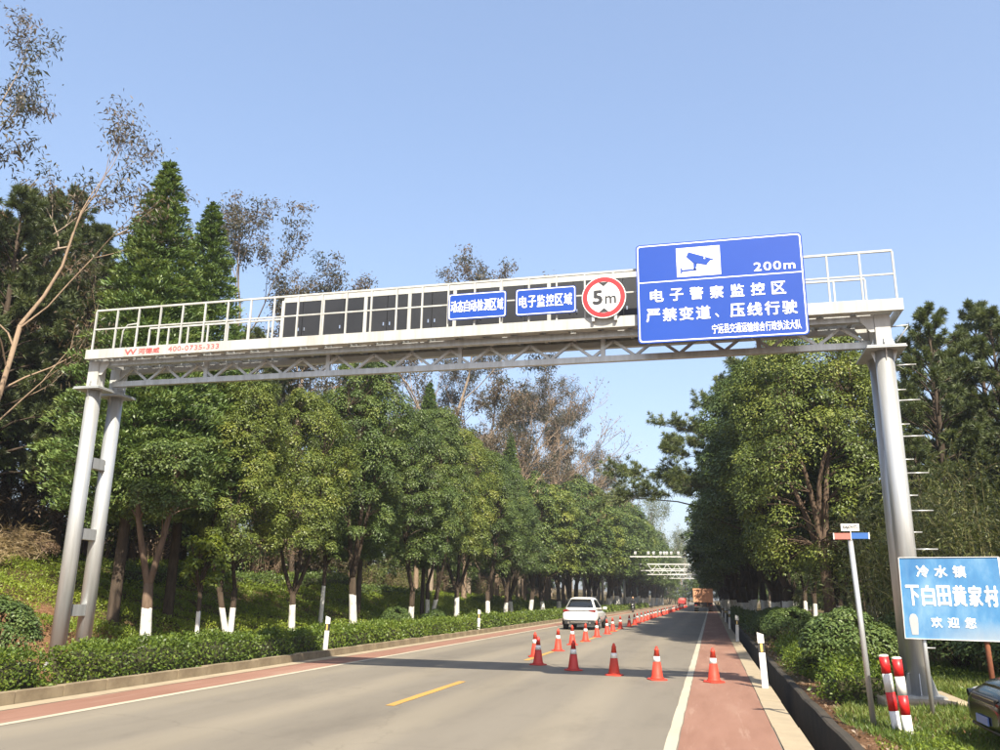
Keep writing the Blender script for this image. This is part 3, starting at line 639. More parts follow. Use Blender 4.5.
# ------------------------------------------------------------------ village sign on two posts
def make_village_mat():
    m, n, l, b = new_mat('faded_blue_village_sign')
    tc = n.new('ShaderNodeTexCoord'); sx = n.new('ShaderNodeSeparateXYZ'); l.new(tc.outputs['Object'], sx.inputs[0])
    t = noise_node(n, l, 2.6, 5, 0.6, 'Object', (1, 1, 0.5)); s = noise_node(n, l, 9, 5, 0.7, 'Object', (1, 1, 0.12))
    blue = ramp(n, l, t.outputs['Fac'], [(0.3, lin(0.022, 0.115, 0.28)), (0.52, lin(0.055, 0.185, 0.36)), (0.74, lin(0.17, 0.31, 0.44))])
    # weathered lower edge (the print has bleached and peeled there)
    mr = n.new('ShaderNodeMapRange'); l.new(sx.outputs['Z'], mr.inputs[0]); mr.inputs[1].default_value = 1.42; mr.inputs[2].default_value = 1.14; mr.inputs[3].default_value = 0.0; mr.inputs[4].default_value = 1.0
    mx = n.new('ShaderNodeMapRange'); l.new(sx.outputs['X'], mx.inputs[0]); mx.inputs[1].default_value = 2.75; mx.inputs[2].default_value = 3.5
    mu = n.new('ShaderNodeMath'); mu.operation = 'MULTIPLY'; l.new(mr.outputs[0], mu.inputs[0]); l.new(mx.outputs[0], mu.inputs[1])
    ad = n.new('ShaderNodeMath'); ad.operation = 'MULTIPLY_ADD'; l.new(s.outputs['Fac'], ad.inputs[0]); ad.inputs[1].default_value = 0.45; ad.inputs[2].default_value = -0.22
    fa = n.new('ShaderNodeMath'); fa.operation = 'ADD'; fa.use_clamp = True; l.new(mu.outputs[0], fa.inputs[0]); l.new(ad.outputs[0], fa.inputs[1])
    c = mix(n, l, blue.outputs[0], lin(0.24, 0.29, 0.34), fa.outputs[0])
    l.new(c, b.inputs['Base Color']); b.inputs['Roughness'].default_value = 0.4
    return m
M['village'] = make_village_mat()
VY = 12.98
S = tag(empty('village_sign', (3.2, VY, 0.15)), 'faded blue village welcome sign on two thin posts beside the gantry leg', 'sign')
o = MB().prism([(2.57, 1.165), (3.86, 1.15), (3.86, 2.265), (2.59, 2.25)], VY, VY + 0.022).build('panel', M['village'], S)
for a, b_ in (((2.57, 1.165), (3.86, 1.15)), ((3.86, 1.15), (3.86, 2.265)), ((3.86, 2.265), (2.59, 2.25)), ((2.59, 2.25), (2.57, 1.165))):
    MB().bar((a[0], VY - 0.003, a[1]), (b_[0], VY - 0.003, b_[1]), 0.022, 0.006).build('border', M['sign_white'], S)
yt = VY - 0.004
row(S, '冷水镇', 2.80, 3.43, 2.065, 0.165, yt, 0.028)
for i, ch in enumerate('下白田黄家村'):
    text_geo(ch, 2.64 + i * 0.197, 2.64 + i * 0.197 + 0.172, 1.60, 1.88, yt, 'lettering', M['sign_white'], S, bold=0.026)
row(S, '欢迎您', 2.92, 3.48, 1.385, 0.14, yt, 0.024)
MB().prism([(2.665, 1.215), (2.745, 1.215), (2.758, 1.36), (2.758, 1.44), (2.735, 1.485), (2.70, 1.495), (2.668, 1.48), (2.648, 1.43), (2.65, 1.36)], yt, yt + 0.003).build('peeled_patch', M['sign_back'], S)
MB().tube([(2.83, VY + 0.055, 0.0), (2.81, VY + 0.055, 2.0)], [0.03, 0.03], 12).build('post', M['galv'], S)
MB().tube([(3.62, VY + 0.055, 0.0), (3.58, VY + 0.055, 2.0)], [0.035, 0.035], 12).build('post', M['rust'], S)

# ------------------------------------------------------------------ red and blue marker on its pole
S = tag(empty('marker_pole', (1.94, 12.23, 0.1)), 'thin grey pole with red and blue arms and a small white plate', 'marker')
MB().tube([(1.945, 12.23, 0.05), (1.905, 12.23, 1.3), (1.865, 12.23, 2.46)], [0.036, 0.035, 0.033], 14).build('pole', M['galv'], S)
MB().bx(1.66, 1.868, 12.185, 12.215, 2.455, 2.535).build('red_arm', M['marker_red'], S); MB().bx(1.872, 2.09, 12.185, 12.215, 2.46, 2.54).build('blue_arm', M['marker_blue'], S)
MB().bx(1.648, 1.659, 12.18, 12.22, 2.452, 2.538).build('end_cap', M['reflect_white'], S); MB().bx(2.091, 2.106, 12.18, 12.22, 2.457, 2.543).build('end_cap', M['reflect_white'], S)
MB().bx(1.868, 1.876, 12.182, 12.218, 2.44, 2.60).build('stem', M['post_white'], S)
MB().bx(1.755, 1.985, 12.186, 12.2, 2.565, 2.66).build('white_plate', M['post_white'], S)
text_geo('EAJOV口', 1.782, 1.958, 2.585, 2.638, 12.182, 'lettering', M['sign_black'], S, bold=0.02)

# ------------------------------------------------------------------ delineators and bollards
def delineator():
    r = empty('delineator_post')
    MB().prism([(-0.06, -0.1), (0.06, -0.1), (0.06, 0.66), (-0.06, 0.66)], -0.028, 0.028).build('post', M['post_white'], r, False, 0.008)
    MB().prism([(-0.061, 0.662), (0.061, 0.662), (0.061, 0.835), (-0.061, 0.835)], -0.029, 0.029).build('black_band', M['post_black'], r, False)
    MB().prism([(-0.06, 0.837), (0.06, 0.837), (0.06, 0.995), (-0.06, 1.04)], -0.028, 0.028).build('cap', M['post_white'], r, False)
    MB().bx(-0.022, 0.022, -0.035, -0.0295, 0.675, 0.82).build('reflector', M['reflector_yellow'], r, False)
    return r
d0 = delineator()
dl = [(0.93, 17.66, 0.05, 'white delineator post with black band beside the ditch, nearest on the right'),
      (0.95, 36.2, -0.08, 'second white delineator post along the right road edge'),
      (0.95, 51.0, 0.05, 'third white delineator post along the right road edge'),
      (0.95, 66.0, 0.0, 'fourth white delineator post along the right road edge, far'),
      (0.95, 84.0, 0.0, 'fifth white delineator post along the right road edge, very far'),
      (-10.30, 22.05, -0.02, 'white delineator post in the left hedge, nearest on the left'),
      (-10.30, 38.0, 0.03, 'second white delineator post in the left hedge, left of the white car'),
      (-10.30, 66.0, 0.0, 'third small white delineator post in the left hedge beyond the white car')]
for i, (x, y, rz, lb) in enumerate(dl):
    o = d0 if i == 0 else copy_tree(d0)
    o.location = (x, y, 0.0); o.rotation_euler = (R(-1.5), R(1.5 if i else -2), rz); tag(o, lb, 'post', 'delineator posts along the road')
def bollard():
    r = empty('striped_bollard')
    for i, (a, b, c) in enumerate(((-0.1, 0.24, 'boll_white'), (0.24, 0.46, 'boll_red'), (0.46, 0.68, 'boll_white'), (0.68, 0.88, 'boll_red'))):
        MB().tube([(0, 0, a), (0, 0, b - 0.001)], [0.057, 0.057], 18).build('red_band' if 'red' in c else 'white_band', M[c], r, False)
    MB().lathe([(0.058, 0.88), (0.057, 0.895), (0.04, 0.905), (0.005, 0.908)], 18).build('cap', M['boll_white'], r, False)
    return r
b0 = bollard(); b0.location = (2.16, 11.92, 0.1); b0.rotation_euler = (0, R(-5), 0)
tag(b0, 'red and white striped bollard nearer the thin marker pole', 'bollard', 'striped bollards in the grass')
b1 = copy_tree(b0); b1.location = (2.235, 11.64, 0.09); b1.rotation_euler = (0, R(-3.5), 0)
tag(b1, 'red and white striped bollard in the grass, front right of the pair', 'bollard', 'striped bollards in the grass')

# ------------------------------------------------------------------ traffic cones
def cone(matn):
    r = empty('traffic_cone')
    m = MB(); q = []
    for z, a in ((0.0, 0.185), (0.018, 0.185), (0.03, 0.165)):
        ring_ = []
        for i in range(24):
            t = 2 * math.pi * i / 24; k = 1 / max(abs(math.cos(t)), abs(math.sin(t))); k = min(k, 1.18); ring_.append((a * k * math.cos(t), a * k * math.sin(t), z))
        q.append(ring_)
    m.loft(q, False); m.build('base', M[matn], r, False)
    MB().lathe([(0.150, 0.0305), (0.132, 0.05), (0.120, 0.075), (0.079, 0.36)], 22).build('body', M[matn], r, False)
    MB().lathe([(0.0805, 0.3605), (0.064, 0.468)], 22).build('reflective_band', M['reflect_white'], r, False)
    MB().lathe([(0.0625, 0.4685), (0.046, 0.585), (0.052, 0.59), (0.050, 0.605), (0.038, 0.612), (0.030, 0.645), (0.018, 0.668), (0.004, 0.675)], 22).build('top', M[matn], r, False)
    return r
c_new = cone('cone_red'); c_old = cone('cone_dark')
near = [(-1.17, 18.67, c_new, 'orange traffic cone in the right lane just left of the white edge line'),
        (-4.26, 21.47, c_old, 'darker red traffic cone overlapping a brighter one at the left of the cluster'),
        (-4.89, 24.2, c_new, 'orange traffic cone standing left of the darker overlapping cone'),
        (-3.18, 20.24, c_old, 'dark red traffic cone in the middle of the cross row'),
        (-2.14, 19.34, c_new, 'orange traffic cone in the cross row, second left of the edge line'),
        (-0.02, 18.56, c_new, 'orange traffic cone alone on the red shoulder'),
        (-4.75, 27.16, c_new, 'orange traffic cone beside the second yellow dash, nearest of the long line'),
        (-4.86, 30.73, c_new, 'orange traffic cone of the long line, just above the dark red cone'),
        (-4.77, 33.38, c_new, 'orange traffic cone below the right rear wheel of the white car'),
        (-4.84, 37.37, c_new, 'orange traffic cone of the long line, just right of the white car')]
used = set()
def put_cone(proto, x, y, lb):
    o = copy_tree(proto) if proto.name in used else proto
    used.add(proto.name); o.location = (x, y, 0.008 if x > -0.4 else 0.002); o.rotation_euler = (R(random.uniform(-1.5, 1.5)), R(random.uniform(-1.5, 1.5)), random.uniform(0, 1.5))
    tag(o, lb, 'traffic cone', 'traffic cones on the road')
    return o
for x, y, p, lb in near: put_cone(p, x, y, lb)
y = 40.6; i = 0
while y < 178:
    lb = f'orange traffic cone, {ordinal(i)} in the long line past the white car' if i < 16 else 'tiny far orange traffic cone in the dense end of the long line'
    put_cone(c_new, -4.83 + random.uniform(-0.08, 0.08), y, lb); y += random.uniform(3.2, 3.9); i += 1

# ------------------------------------------------------------------ vehicles
def sup(cx, cy, w, h, e, n=32):
    out = []
    for i in range(n):
        t = 2 * math.pi * i / n; c, s = math.cos(t), math.sin(t)
        out.append((cx + w * math.copysign(abs(c) ** (2 / e), c), cy + h * math.copysign(abs(s) ** (2 / e), s)))
    return out

def hull(secs, e=4.0, n=36):
    """secs: (y, half width, z bottom, z top)"""
    return [[(x, y, z) for x, z in sup(0, (zb + zt) / 2, w, (zt - zb) / 2, e, n)] for y, w, zb, zt in secs]

class House:
    """greenhouse: rings (z, y back, y front, half width)"""
    def __init__(s, rings, e=5.0): s.r = rings; s.e = e
    def at(s, z, t, off=0.0):
        zs = [r[0] for r in s.r]; g = lambda k: np.interp(z, zs, [r[k] for r in s.r])
        yb, yf, w = g(1), g(2), g(3); c, q = math.cos(t), math.sin(t)
        return (w * math.copysign(abs(c) ** (2 / s.e), c) + off * c, (yb + yf) / 2 + (yf - yb) / 2 * math.copysign(abs(q) ** (2 / s.e), q) + off * q, z)
    def body(s, n=40): return [[s.at(r[0], 2 * math.pi * i / n) for i in range(n)] for r in s.r]
    def patch(s, mb, z0, z1, t0, t1, off=0.012, nz=5, nt=10, trim=0.0):
        vs = []; fs = []
        for i in range(nz + 1):
            for j in range(nt + 1):
                z = z0 + (z1 - z0) * i / nz; f = i / nz
                a = R(t0 + trim * f); b = R(t1 - trim * f); vs.append(s.at(z, a + (b - a) * j / nt, off))
        for i in range(nz):
            for j in range(nt): k = i * (nt + 1) + j; fs.append((k, k + 1, k + nt + 2, k + nt + 1))
        mb.add(vs, fs, True); return mb

def wheel(parent, x, y, r, w, rim='chrome'):
    s = 1 if x > 0 else -1
    t = MB(); t.tube([(x - w / 2, y, r), (x - w / 2 + 0.03, y, r), (x + w / 2 - 0.03, y, r), (x + w / 2, y, r)], [r - 0.03, r, r, r - 0.03], 24)
    o = t.build('wheel', M['rubber'], parent, False)
    d = MB(); d.cyl((x + s * (w / 2 - 0.02), y, r), (x + s * (w / 2 + 0.006), y, r), r * 0.64, r * 0.6, 20); d.build('rim', M[rim], o, False)
    for k in range(5):
        a = 2 * math.pi * k / 5; q = MB(); q.bar((x + s * (w / 2 + 0.008), y, r), (x + s * (w / 2 + 0.008), y + r * 0.55 * math.cos(a), r + r * 0.55 * math.sin(a)), 0.02, 0.06); q.build('spoke', M['car_trim'] if rim == 'far' else M[rim], o, False)

def white_car():
    c = tag(empty('white_car'), 'white SUV seen from behind in the left lane', 'car')
    secs = [(-2.32, 0.74, 0.52, 0.90), (-2.30, 0.82, 0.42, 0.98), (-2.22, 0.885, 0.34, 1.04), (-1.8, 0.93, 0.28, 1.08), (-0.9, 0.935, 0.26, 1.06), (0.3, 0.935, 0.26, 1.03), (1.2, 0.92, 0.26, 1.0), (1.8, 0.90, 0.28, 0.93), (2.15, 0.82, 0.34, 0.84), (2.3, 0.68, 0.42, 0.74)]
    MB().loft(hull(secs, 3.6)).build('body', M['car_white'], c, False)
    hs = House([(0.98, -2.27, 1.25, 0.89), (1.08, -2.22, 1.10, 0.875), (1.28, -2.00, 0.80, 0.78), (1.46, -1.76, 0.45, 0.69), (1.56, -1.58, 0.25, 0.63), (1.62, -1.35, 0.05, 0.56), (1.65, -1.05, -0.2, 0.44)], 4.0)
    MB().loft(hs.body()).build('roof', M['car_white'], c, False)
    m = MB(); hs.patch(m, 1.12, 1.50, 228, 312, 0.012, trim=1); m.build('rear_window', M['car_glass'], c, False)
    for a, b in ((-33, 2), (6, 40)):
        m = MB(); hs.patch(m, 1.13, 1.52, a, b, 0.012, trim=2); m.build('side_window', M['car_glass'], c, False)
        m = MB(); hs.patch(m, 1.13, 1.52, 180 - b, 180 - a, 0.012, trim=2); m.build('side_window', M['car_glass'], c, False)
    m = MB(); hs.patch(m, 1.12, 1.52, 60, 120, 0.012); m.build('windscreen', M['car_glass'], c, False)
    MB().bx(-0.54, 0.54, -1.80, -1.50, 1.545, 1.575).build('spoiler', M['car_white'], c, False, 0.015)
    MB().bx(-0.55, 0.55, -2.328, -2.28, 0.945, 0.985).build('tail_lamp_strip', M['car_trim'], c, False)
    for s in (-1, 1):
        MB().prism([(s * 0.50, 0.93), (s * 0.82, 0.90), (s * 0.86, 0.96), (s * 0.80, 1.02), (s * 0.50, 1.0)][::s], -2.325, -2.2).build('tail_lamp', M['tail_red'], c, False)
        MB().bx(s * 0.93 - 0.02, s * 0.93 + 0.02, -1.98, -1.08, 0.26, 0.58).build('wheel_arch', M['car_trim'], c, False, 0.02)
        MB().bx(s * 0.93 - 0.02, s * 0.93 + 0.02, 0.98, 1.88, 0.26, 0.58).build('wheel_arch', M['car_trim'], c, False, 0.02)
        MB().cyl((s * 0.55, -2.40, 0.36), (s * 0.55, -2.2, 0.36), 0.055, n=14).build('exhaust', M['chrome'], c, False)
        MB().box((s * 1.0, 0.55, 1.08), (0.20, 0.12, 0.14)).build('mirror', M['car_white'], c, False, 0.03)
        wheel(c, s * 0.83, -1.5, 0.35, 0.23); wheel(c, s * 0.83, 1.42, 0.35, 0.23)
    MB().bx(-0.78, 0.78, -2.36, -2.24, 0.28, 0.50).build('rear_bumper', M['car_trim'], c, False, 0.03)
    MB().bx(-0.45, 0.45, -2.372, -2.355, 0.36, 0.43).build('skid_plate', M['chrome'], c, False)
    MB().bx(-0.23, 0.23, -2.338, -2.318, 0.66, 0.80).build('number_plate', M['plate_green'], c, False)
    return c
WC = white_car(); WC.location = (-6.68, 46.9, 0.0); WC.rotation_euler = (0, 0, 0.0)

def black_car():
    c = tag(empty('black_car'), 'shiny black car nose entering at the right edge on the grass', 'car')
    secs = [(-2.3, 0.70, 0.45, 0.90), (-2.1, 0.84, 0.35, 1.0), (-1.2, 0.91, 0.28, 1.02), (0.4, 0.92, 0.26, 0.98), (1.1, 0.915, 0.26, 0.96), (1.5, 0.905, 0.26, 0.93), (1.85, 0.885, 0.26, 0.885), (2.05, 0.86, 0.25, 0.84), (2.18, 0.82, 0.24, 0.79), (2.26, 0.76, 0.25, 0.73), (2.30, 0.66, 0.29, 0.66), (2.315, 0.52, 0.36, 0.58)]
    MB().loft(hull(secs, 3.2)).build('body', M['car_black'], c, False)
    hs = House([(0.92, -1.9, 1.10, 0.84), (1.15, -1.6, 0.68, 0.74), (1.35, -1.2, 0.30, 0.64), (1.46, -0.9, 0.0, 0.56), (1.48, -0.6, -0.2, 0.45)])
    MB().loft(hs.body()).build('roof', M['car_black'], c, False)
    m = MB(); hs.patch(m, 0.98, 1.38, 62, 118, 0.012); m.build('windscreen', M['car_glass'], c, False)
    for a, b in ((-40, 2), (6, 44)):
        m = MB(); hs.patch(m, 1.0, 1.36, a, b, 0.012, trim=2); m.build('side_window', M['car_glass'], c, False)
        m = MB(); hs.patch(m, 1.0, 1.36, 180 - b, 180 - a, 0.012, trim=2); m.build('side_window', M['car_glass'], c, False)
    # bonnet with raised edges, grille, slats
    rings = []
    for y, w, z in ((1.12, 0.72, 0.955), (1.5, 0.70, 0.935), (1.85, 0.66, 0.895), (2.08, 0.58, 0.845), (2.17, 0.50, 0.80)):
        rings.append([(-w, y, z - 0.05), (w, y, z - 0.05), (w * 0.97, y, z - 0.012), (w * 0.80, y, z + 0.014), (0, y, z + 0.028), (-w * 0.80, y, z + 0.014), (-w * 0.97, y, z - 0.012)])
    MB().loft(rings).build('bonnet', M['car_black'], c, False)
    gr = MB().prism([(-0.46, 0.70), (-0.38, 0.47), (0.38, 0.47), (0.46, 0.70)][::-1], 2.20, 2.306).build('grille', M['car_trim'], c, False, 0.02)
    for z, w in ((0.675, 0.43), (0.615, 0.41), (0.555, 0.39), (0.50, 0.37)):
        MB().bx(-w, w, 2.300, 2.312, z - 0.006, z + 0.006).build('grille_slat', M['chrome'], gr, False)
    for s in (-1, 1):
        hl = MB().prismx([(2.19, 0.565), (2.225, 0.60), (2.195, 0.71), (2.02, 0.765), (1.80, 0.79), (1.90, 0.66), (2.06, 0.585)], s * 0.58, s * 0.835).build('headlight', M['lamp_clear'], c, False, 0.015)
        MB().cyl((s * 0.66, 2.2, 0.66), (s * 0.66, 2.285, 0.655), 0.055, n=16).build('lamp_lens', M['car_glass'], hl, False)
        MB().prism([(s * 0.50, 0.30), (s * 0.76, 0.33), (s * 0.74, 0.44), (s * 0.50, 0.43)][::s], 2.16, 2.275).build('fog_lamp', M['car_trim'], c, False)
        MB().box((s * 0.99, 0.62, 1.0), (0.2, 0.12, 0.14)).build('mirror', M['car_black'], c, False, 0.03)
        wheel(c, s * 0.82, 1.42, 0.33, 0.22); wheel(c, s * 0.82, -1.42, 0.33, 0.22)
    MB().bx(-0.55, 0.55, 2.22, 2.305, 0.28, 0.32).build('lower_lip', M['car_trim'], c, False, 0.012)
    MB().bx(-0.22, 0.22, 2.322, 2.336, 0.355, 0.455).build('number_plate', M['plate_blue'], c, False)
    return c
BC = black_car(); BC.rotation_euler = (0, 0, R(89)); dv = Vector((-math.sin(R(89)), math.cos(R(89)), 0))
BC.scale = (1, 1, 0.84); BC.location = Vector((2.80, 10.55, 0.10)) - dv * 2.3

def dump_truck():
    c = tag(empty('dump_truck'), 'faded orange dump truck seen from behind far down the right lane', 'truck')
    b = MB().prism([(-1.25, 1.2), (1.25, 1.2), (1.27, 2.95), (-1.27, 2.95)], 0.06, 5.2).build('dump_body', M['truck_orange'], c, False)
    MB().bx(-1.22, 1.22, -0.01, 0.058, 1.22, 2.82).build('tailgate', M['truck_orange'], c, False)
    for x in (-1.19, -0.6, 0.0, 0.6, 1.19): MB().bx(x - 0.06, x + 0.06, -0.06, -0.012, 1.25, 2.80).build('rib', M['truck_orange'], b, False)
    for z in (1.28, 2.05, 2.78): MB().bx(-1.2, 1.2, -0.085, -0.062, z - 0.05, z + 0.05).build('rib', M['truck_orange'], b, False)
    MB().bx(-0.42, 0.42, 0.0, 7.2, 0.72, 1.18).build('chassis', M['truck_dark'], c, False)
    MB().bx(-1.2, 1.2, 0.05, 0.2, 0.55, 0.72).build('rear_bumper', M['truck_dark'], c, False)
    for s in (-1, 1):
        MB().bx(s * 0.9 - 0.28, s * 0.9 + 0.28, 0.28, 0.30, 0.25, 1.15).build('mud_flap', M['car_trim'], c, False)
        MB().bx(s * 0.95 - 0.15, s * 0.95 + 0.15, 0.0, 0.045, 0.78, 0.90).build('tail_lamp', M['tail_red'], c, False)
        for y in (0.95, 2.3, 5.9): wheel(c, s * (0.92 if y < 5 else 1.0), y, 0.50, 0.5 if y < 5 else 0.3, 'truck_dark')
    MB().prismx([(5.35, 0.7), (7.3, 0.7), (7.3, 1.7), (7.15, 2.75), (5.35, 2.8)], -1.18, 1.18).build('cab', M['truck_orange'], c, False, 0.05)
    MB().bx(-1.0, 1.0, 5.33, 5.348, 2.05, 2.6).build('cab_window', M['car_glass'], c, False)
    return c
DT = dump_truck(); DT.location = (-1.0, 115.5, 0.006)

def red_truck():
    c = tag(empty('red_truck'), 'small red truck far away at the end of the cone line', 'truck')
    MB().bx(-0.95, 0.95, 0, 3.4, 0.85, 1.7).build('cargo_bed', M['truck_red'], c, False)
    m = MB(); rg = random.Random(4); rings = []
    for k in range(6):
        f = k / 5; rings.append([(x * (0.86 - 0.4 * f * f), 1.6 + y * (1.35 - 0.6 * f * f), 1.55 + 0.6 * f + rg.uniform(-0.05, 0.05)) for x, y in sup(0, 0, 1, 1, 4, 14)])
    m.loft(rings).build('load', M['marker_red'], c, False)
    MB().bx(-0.4, 0.4, 0, 5.2, 0.55, 0.84).build('chassis', M['truck_dark'], c, False)
    MB().prismx([(3.5, 0.6), (5.3, 0.6), (5.3, 1.3), (4.95, 2.1), (3.5, 2.15)], -0.9, 0.9).build('cab', M['truck_red'], c, False, 0.04)
    MB().bx(-0.7, 0.7, 3.478, 3.497, 1.75, 2.05).build('cab_window', M['car_glass'], c, False)
    for s in (-1, 1):
        for y in (0.8, 4.4): wheel(c, s * 0.8, y, 0.38, 0.25, 'truck_dark')
        MB().bx(s * 0.75 - 0.12, s * 0.75 + 0.12, -0.03, -0.002, 0.9, 1.02).build('tail_lamp', M['tail_red'], c, False)
    return c
RT = red_truck(); RT.location = (-5.55, 172.0, 0.002); RT.scale = (0.8, 0.8, 0.8)

def skin_mesh(name, pts, edges, radii, sub=1):
    me = bpy.data.meshes.new(name); me.from_pydata(pts, edges, []); o = bpy.data.objects.new(name, me); COL.objects.link(o)
    o.modifiers.new('skin', 'SKIN'); sv = me.skin_vertices[0].data
    for i, r in enumerate(radii): sv[i].radius = (r, r)
    sv[0].use_root = True
    sb = o.modifiers.new('sub', 'SUBSURF'); sb.levels = sub; sb.render_levels = sub
    dg = bpy.context.evaluated_depsgraph_get(); out = bpy.data.meshes.new_from_object(o.evaluated_get(dg)); bpy.data.objects.remove(o)
    out.polygons.foreach_set('use_smooth', [True] * len(out.polygons))
    return out

# the motorcycle comes towards the camera (front at -y)
mc = tag(empty('motorcycle'), 'dark motorcycle ridden on the far left shoulder', 'motorcycle')
for y in (-0.65, 0.62):
    m = MB(); m.tube([(-0.055, y, 0.3), (-0.03, y, 0.3), (0.03, y, 0.3), (0.055, y, 0.3)], [0.26, 0.3, 0.3, 0.26], 22); o = m.build('wheel', M['rubber'], mc, False)
    MB().cyl((-0.06, y, 0.3), (0.06, y, 0.3), 0.17, n=16).build('rim', M['chrome'], o, False)
MB().loft([[(x, y, z) for x, z in sup(0, zc, w, h, 3, 16)] for y, w, zc, h in ((-0.38, 0.10, 0.72, 0.12), (-0.2, 0.16, 0.70, 0.2), (0.15, 0.16, 0.62, 0.24), (0.5, 0.12, 0.68, 0.12), (0.85, 0.06, 0.74, 0.05))]).build('body', M['car_trim'], mc, False)
MB().loft([[(x, y, z) for x, z in sup(0, zc, w, h, 3, 16)] for y, w, zc, h in ((-0.62, 0.10, 0.88, 0.10), (-0.5, 0.17, 0.92, 0.18), (-0.38, 0.14, 0.95, 0.18))]).build('fairing', M['car_trim'], mc, False)
MB().bx(-0.12, 0.12, 0.0, 0.7, 0.78, 0.84).build('seat', M['rubber'], mc, False, 0.03)
MB().tube([(-0.33, -0.22, 1.04), (-0.12, -0.36, 1.0), (0.12, -0.36, 1.0), (0.33, -0.22, 1.04)], [0.014] * 4, 8).build('handlebar', M['chrome'], mc, False)
for s in (-1, 1):
    MB().tube([(s * 0.07, -0.40, 0.95), (s * 0.07, -0.65, 0.3)], [0.025, 0.022], 8).build('fork', M['chrome'], mc, False)
    MB().tube([(s * 0.28, -0.28, 1.02), (s * 0.34, -0.30, 1.18)], [0.008, 0.008], 6).build('mirror', M['chrome'], mc, False)
MB().cyl((0, -0.66, 0.88), (0, -0.60, 0.88), 0.075, n=16).build('headlight', M['lamp_clear'], mc, False)
mc.location = (-8.75, 100.0, 0.004)
pts = [(0, 0.2, 0.92), (0, 0.14, 1.12), (0, 0.06, 1.32), (0, 0.04, 1.42), (0, 0.02, 1.50),
       (0.17, 0.06, 1.36), (0.30, -0.02, 1.17), (0.31, -0.20, 1.06), (0.32, -0.25, 1.05), (-0.17, 0.06, 1.36), (-0.30, -0.02, 1.17), (-0.31, -0.20, 1.06), (-0.32, -0.25, 1.05),
       (0.12, 0.18, 0.88), (0.20, -0.22, 0.80), (0.17, -0.12, 0.40), (0.17, -0.25, 0.34), (-0.12, 0.18, 0.88), (-0.20, -0.22, 0.80), (-0.17, -0.12, 0.40), (-0.17, -0.25, 0.34)]
eds = [(0, 1), (1, 2), (2, 3), (3, 4), (2, 5), (5, 6), (6, 7), (7, 8), (2, 9), (9, 10), (10, 11), (11, 12), (0, 13), (13, 14), (14, 15), (15, 16), (0, 17), (17, 18), (18, 19), (19, 20)]
rad = [0.15, 0.15, 0.16, 0.08, 0.065, 0.085, 0.06, 0.045, 0.04, 0.085, 0.06, 0.045, 0.04, 0.10, 0.075, 0.05, 0.05, 0.10, 0.075, 0.05, 0.05]
rider = tag(empty('person'), 'person in a dark jacket riding the far motorcycle', 'person')
link_mesh('body', skin_mesh('body', pts, eds, rad), M['jacket'], rider, False)
hd = MB().lathe([(0.03, -0.13), (0.07, -0.11), (0.09, -0.04), (0.095, 0.03), (0.07, 0.09), (0.02, 0.11)], 16, (0, -0.01, 1.62)).build('head', M['skin'], rider, False)
MB().lathe([(0.108, 0.0), (0.115, 0.04), (0.10, 0.10), (0.06, 0.14), (0.01, 0.155)], 16, (0, 0.0, 1.62)).build('helmet', M['helmet'], hd, False)
MB().bx(-0.012, 0.012, -0.125, -0.095, 1.59, 1.625).build('nose', M['skin'], hd, False)
for s in (-1, 1):
    MB().bx(s * 0.035 - 0.012, s * 0.035 + 0.012, -0.108, -0.098, 1.632, 1.642).build('eye', M['post_black'], hd, False)
    for k in range(5): MB().tube([(s * 0.33, -0.25, 1.05), (s * (0.325 + 0.012 * (k - 2)), -0.29, 1.055), (s * (0.325 + 0.012 * (k - 2)), -0.30, 1.03)], [0.011, 0.010, 0.008], 6).build('finger', M['skin'], rider, False)
rider.location = (-8.75, 100.0, 0.0)

# ------------------------------------------------------------------ far gantries
def far_gantry(y, z0, z1, label, cams):
    g = tag(empty('overhead_gantry', (-4.6, y, 0)), label, 'gantry')
    for x in (-12.2, 3.2):
        MB().tube([(x, y, 0), (x, y, z1)], [0.18, 0.16], 12).build('column', M['galv'], g)
    for yy in (-0.4, 0.4):
        for z in ((z0, z1) if z1 - z0 > 0.4 else (z1,)):
            MB().bx(-12.4, 3.4, y + yy - 0.05, y + yy + 0.05, z - 0.055, z + 0.055).build('chord', M['far_metal'], g)
    if z1 - z0 > 0.4:
        n = 26
        for i in range(n):
            a = -12.3 + 15.6 * i / n; b = -12.3 + 15.6 * (i + 1) / n
            MB().bar((a, y - 0.4, z0 if i % 2 else z1), (b, y - 0.4, z1 if i % 2 else z0), 0.06).build('truss_diagonal', M['far_metal'], g)
    for i in range(9):
        xx = -12 + 15 * i / 8; MB().bx(xx - 0.04, xx + 0.04, y - 0.33, y + 0.33, z1 - 0.05, z1 + 0.05).build('cross_beam', M['far_metal'], g)
    for x in cams:
        m = MB(); m.box((x, y - 0.3, z1 + 0.42), (0.26, 0.5, 0.24), (R(12), 0, 0)); m.build('camera', M['far_metal'], g)
        MB().bx(x - 0.03, x + 0.03, y - 0.33, y - 0.27, z1 + 0.08, z1 + 0.31).build('camera_bracket', M['far_metal'], g)
    return g
far_gantry(100.0, 6.25, 6.28, 'far single-bar gantry carrying a row of white cameras', (-8.3, -6.8, -6.2, -5.4, -5.0, -4.7, -4.2, -3.4, -2.6))
far_gantry(108.0, 4.95, 5.75, 'far white truss gantry just below the camera bar', ())
far_gantry(126.0, 4.95, 5.75, 'far white truss gantry, second below the camera bar', ())
far_gantry(165.0, 5.3, 6.1, 'farthest white truss gantry above the orange dump truck', (-3.0, -1.4))

# ------------------------------------------------------------------ vegetation: leaf meshes from arrays
def unit(a): return a / np.maximum(np.linalg.norm(a, axis=-1, keepdims=True), 1e-9)

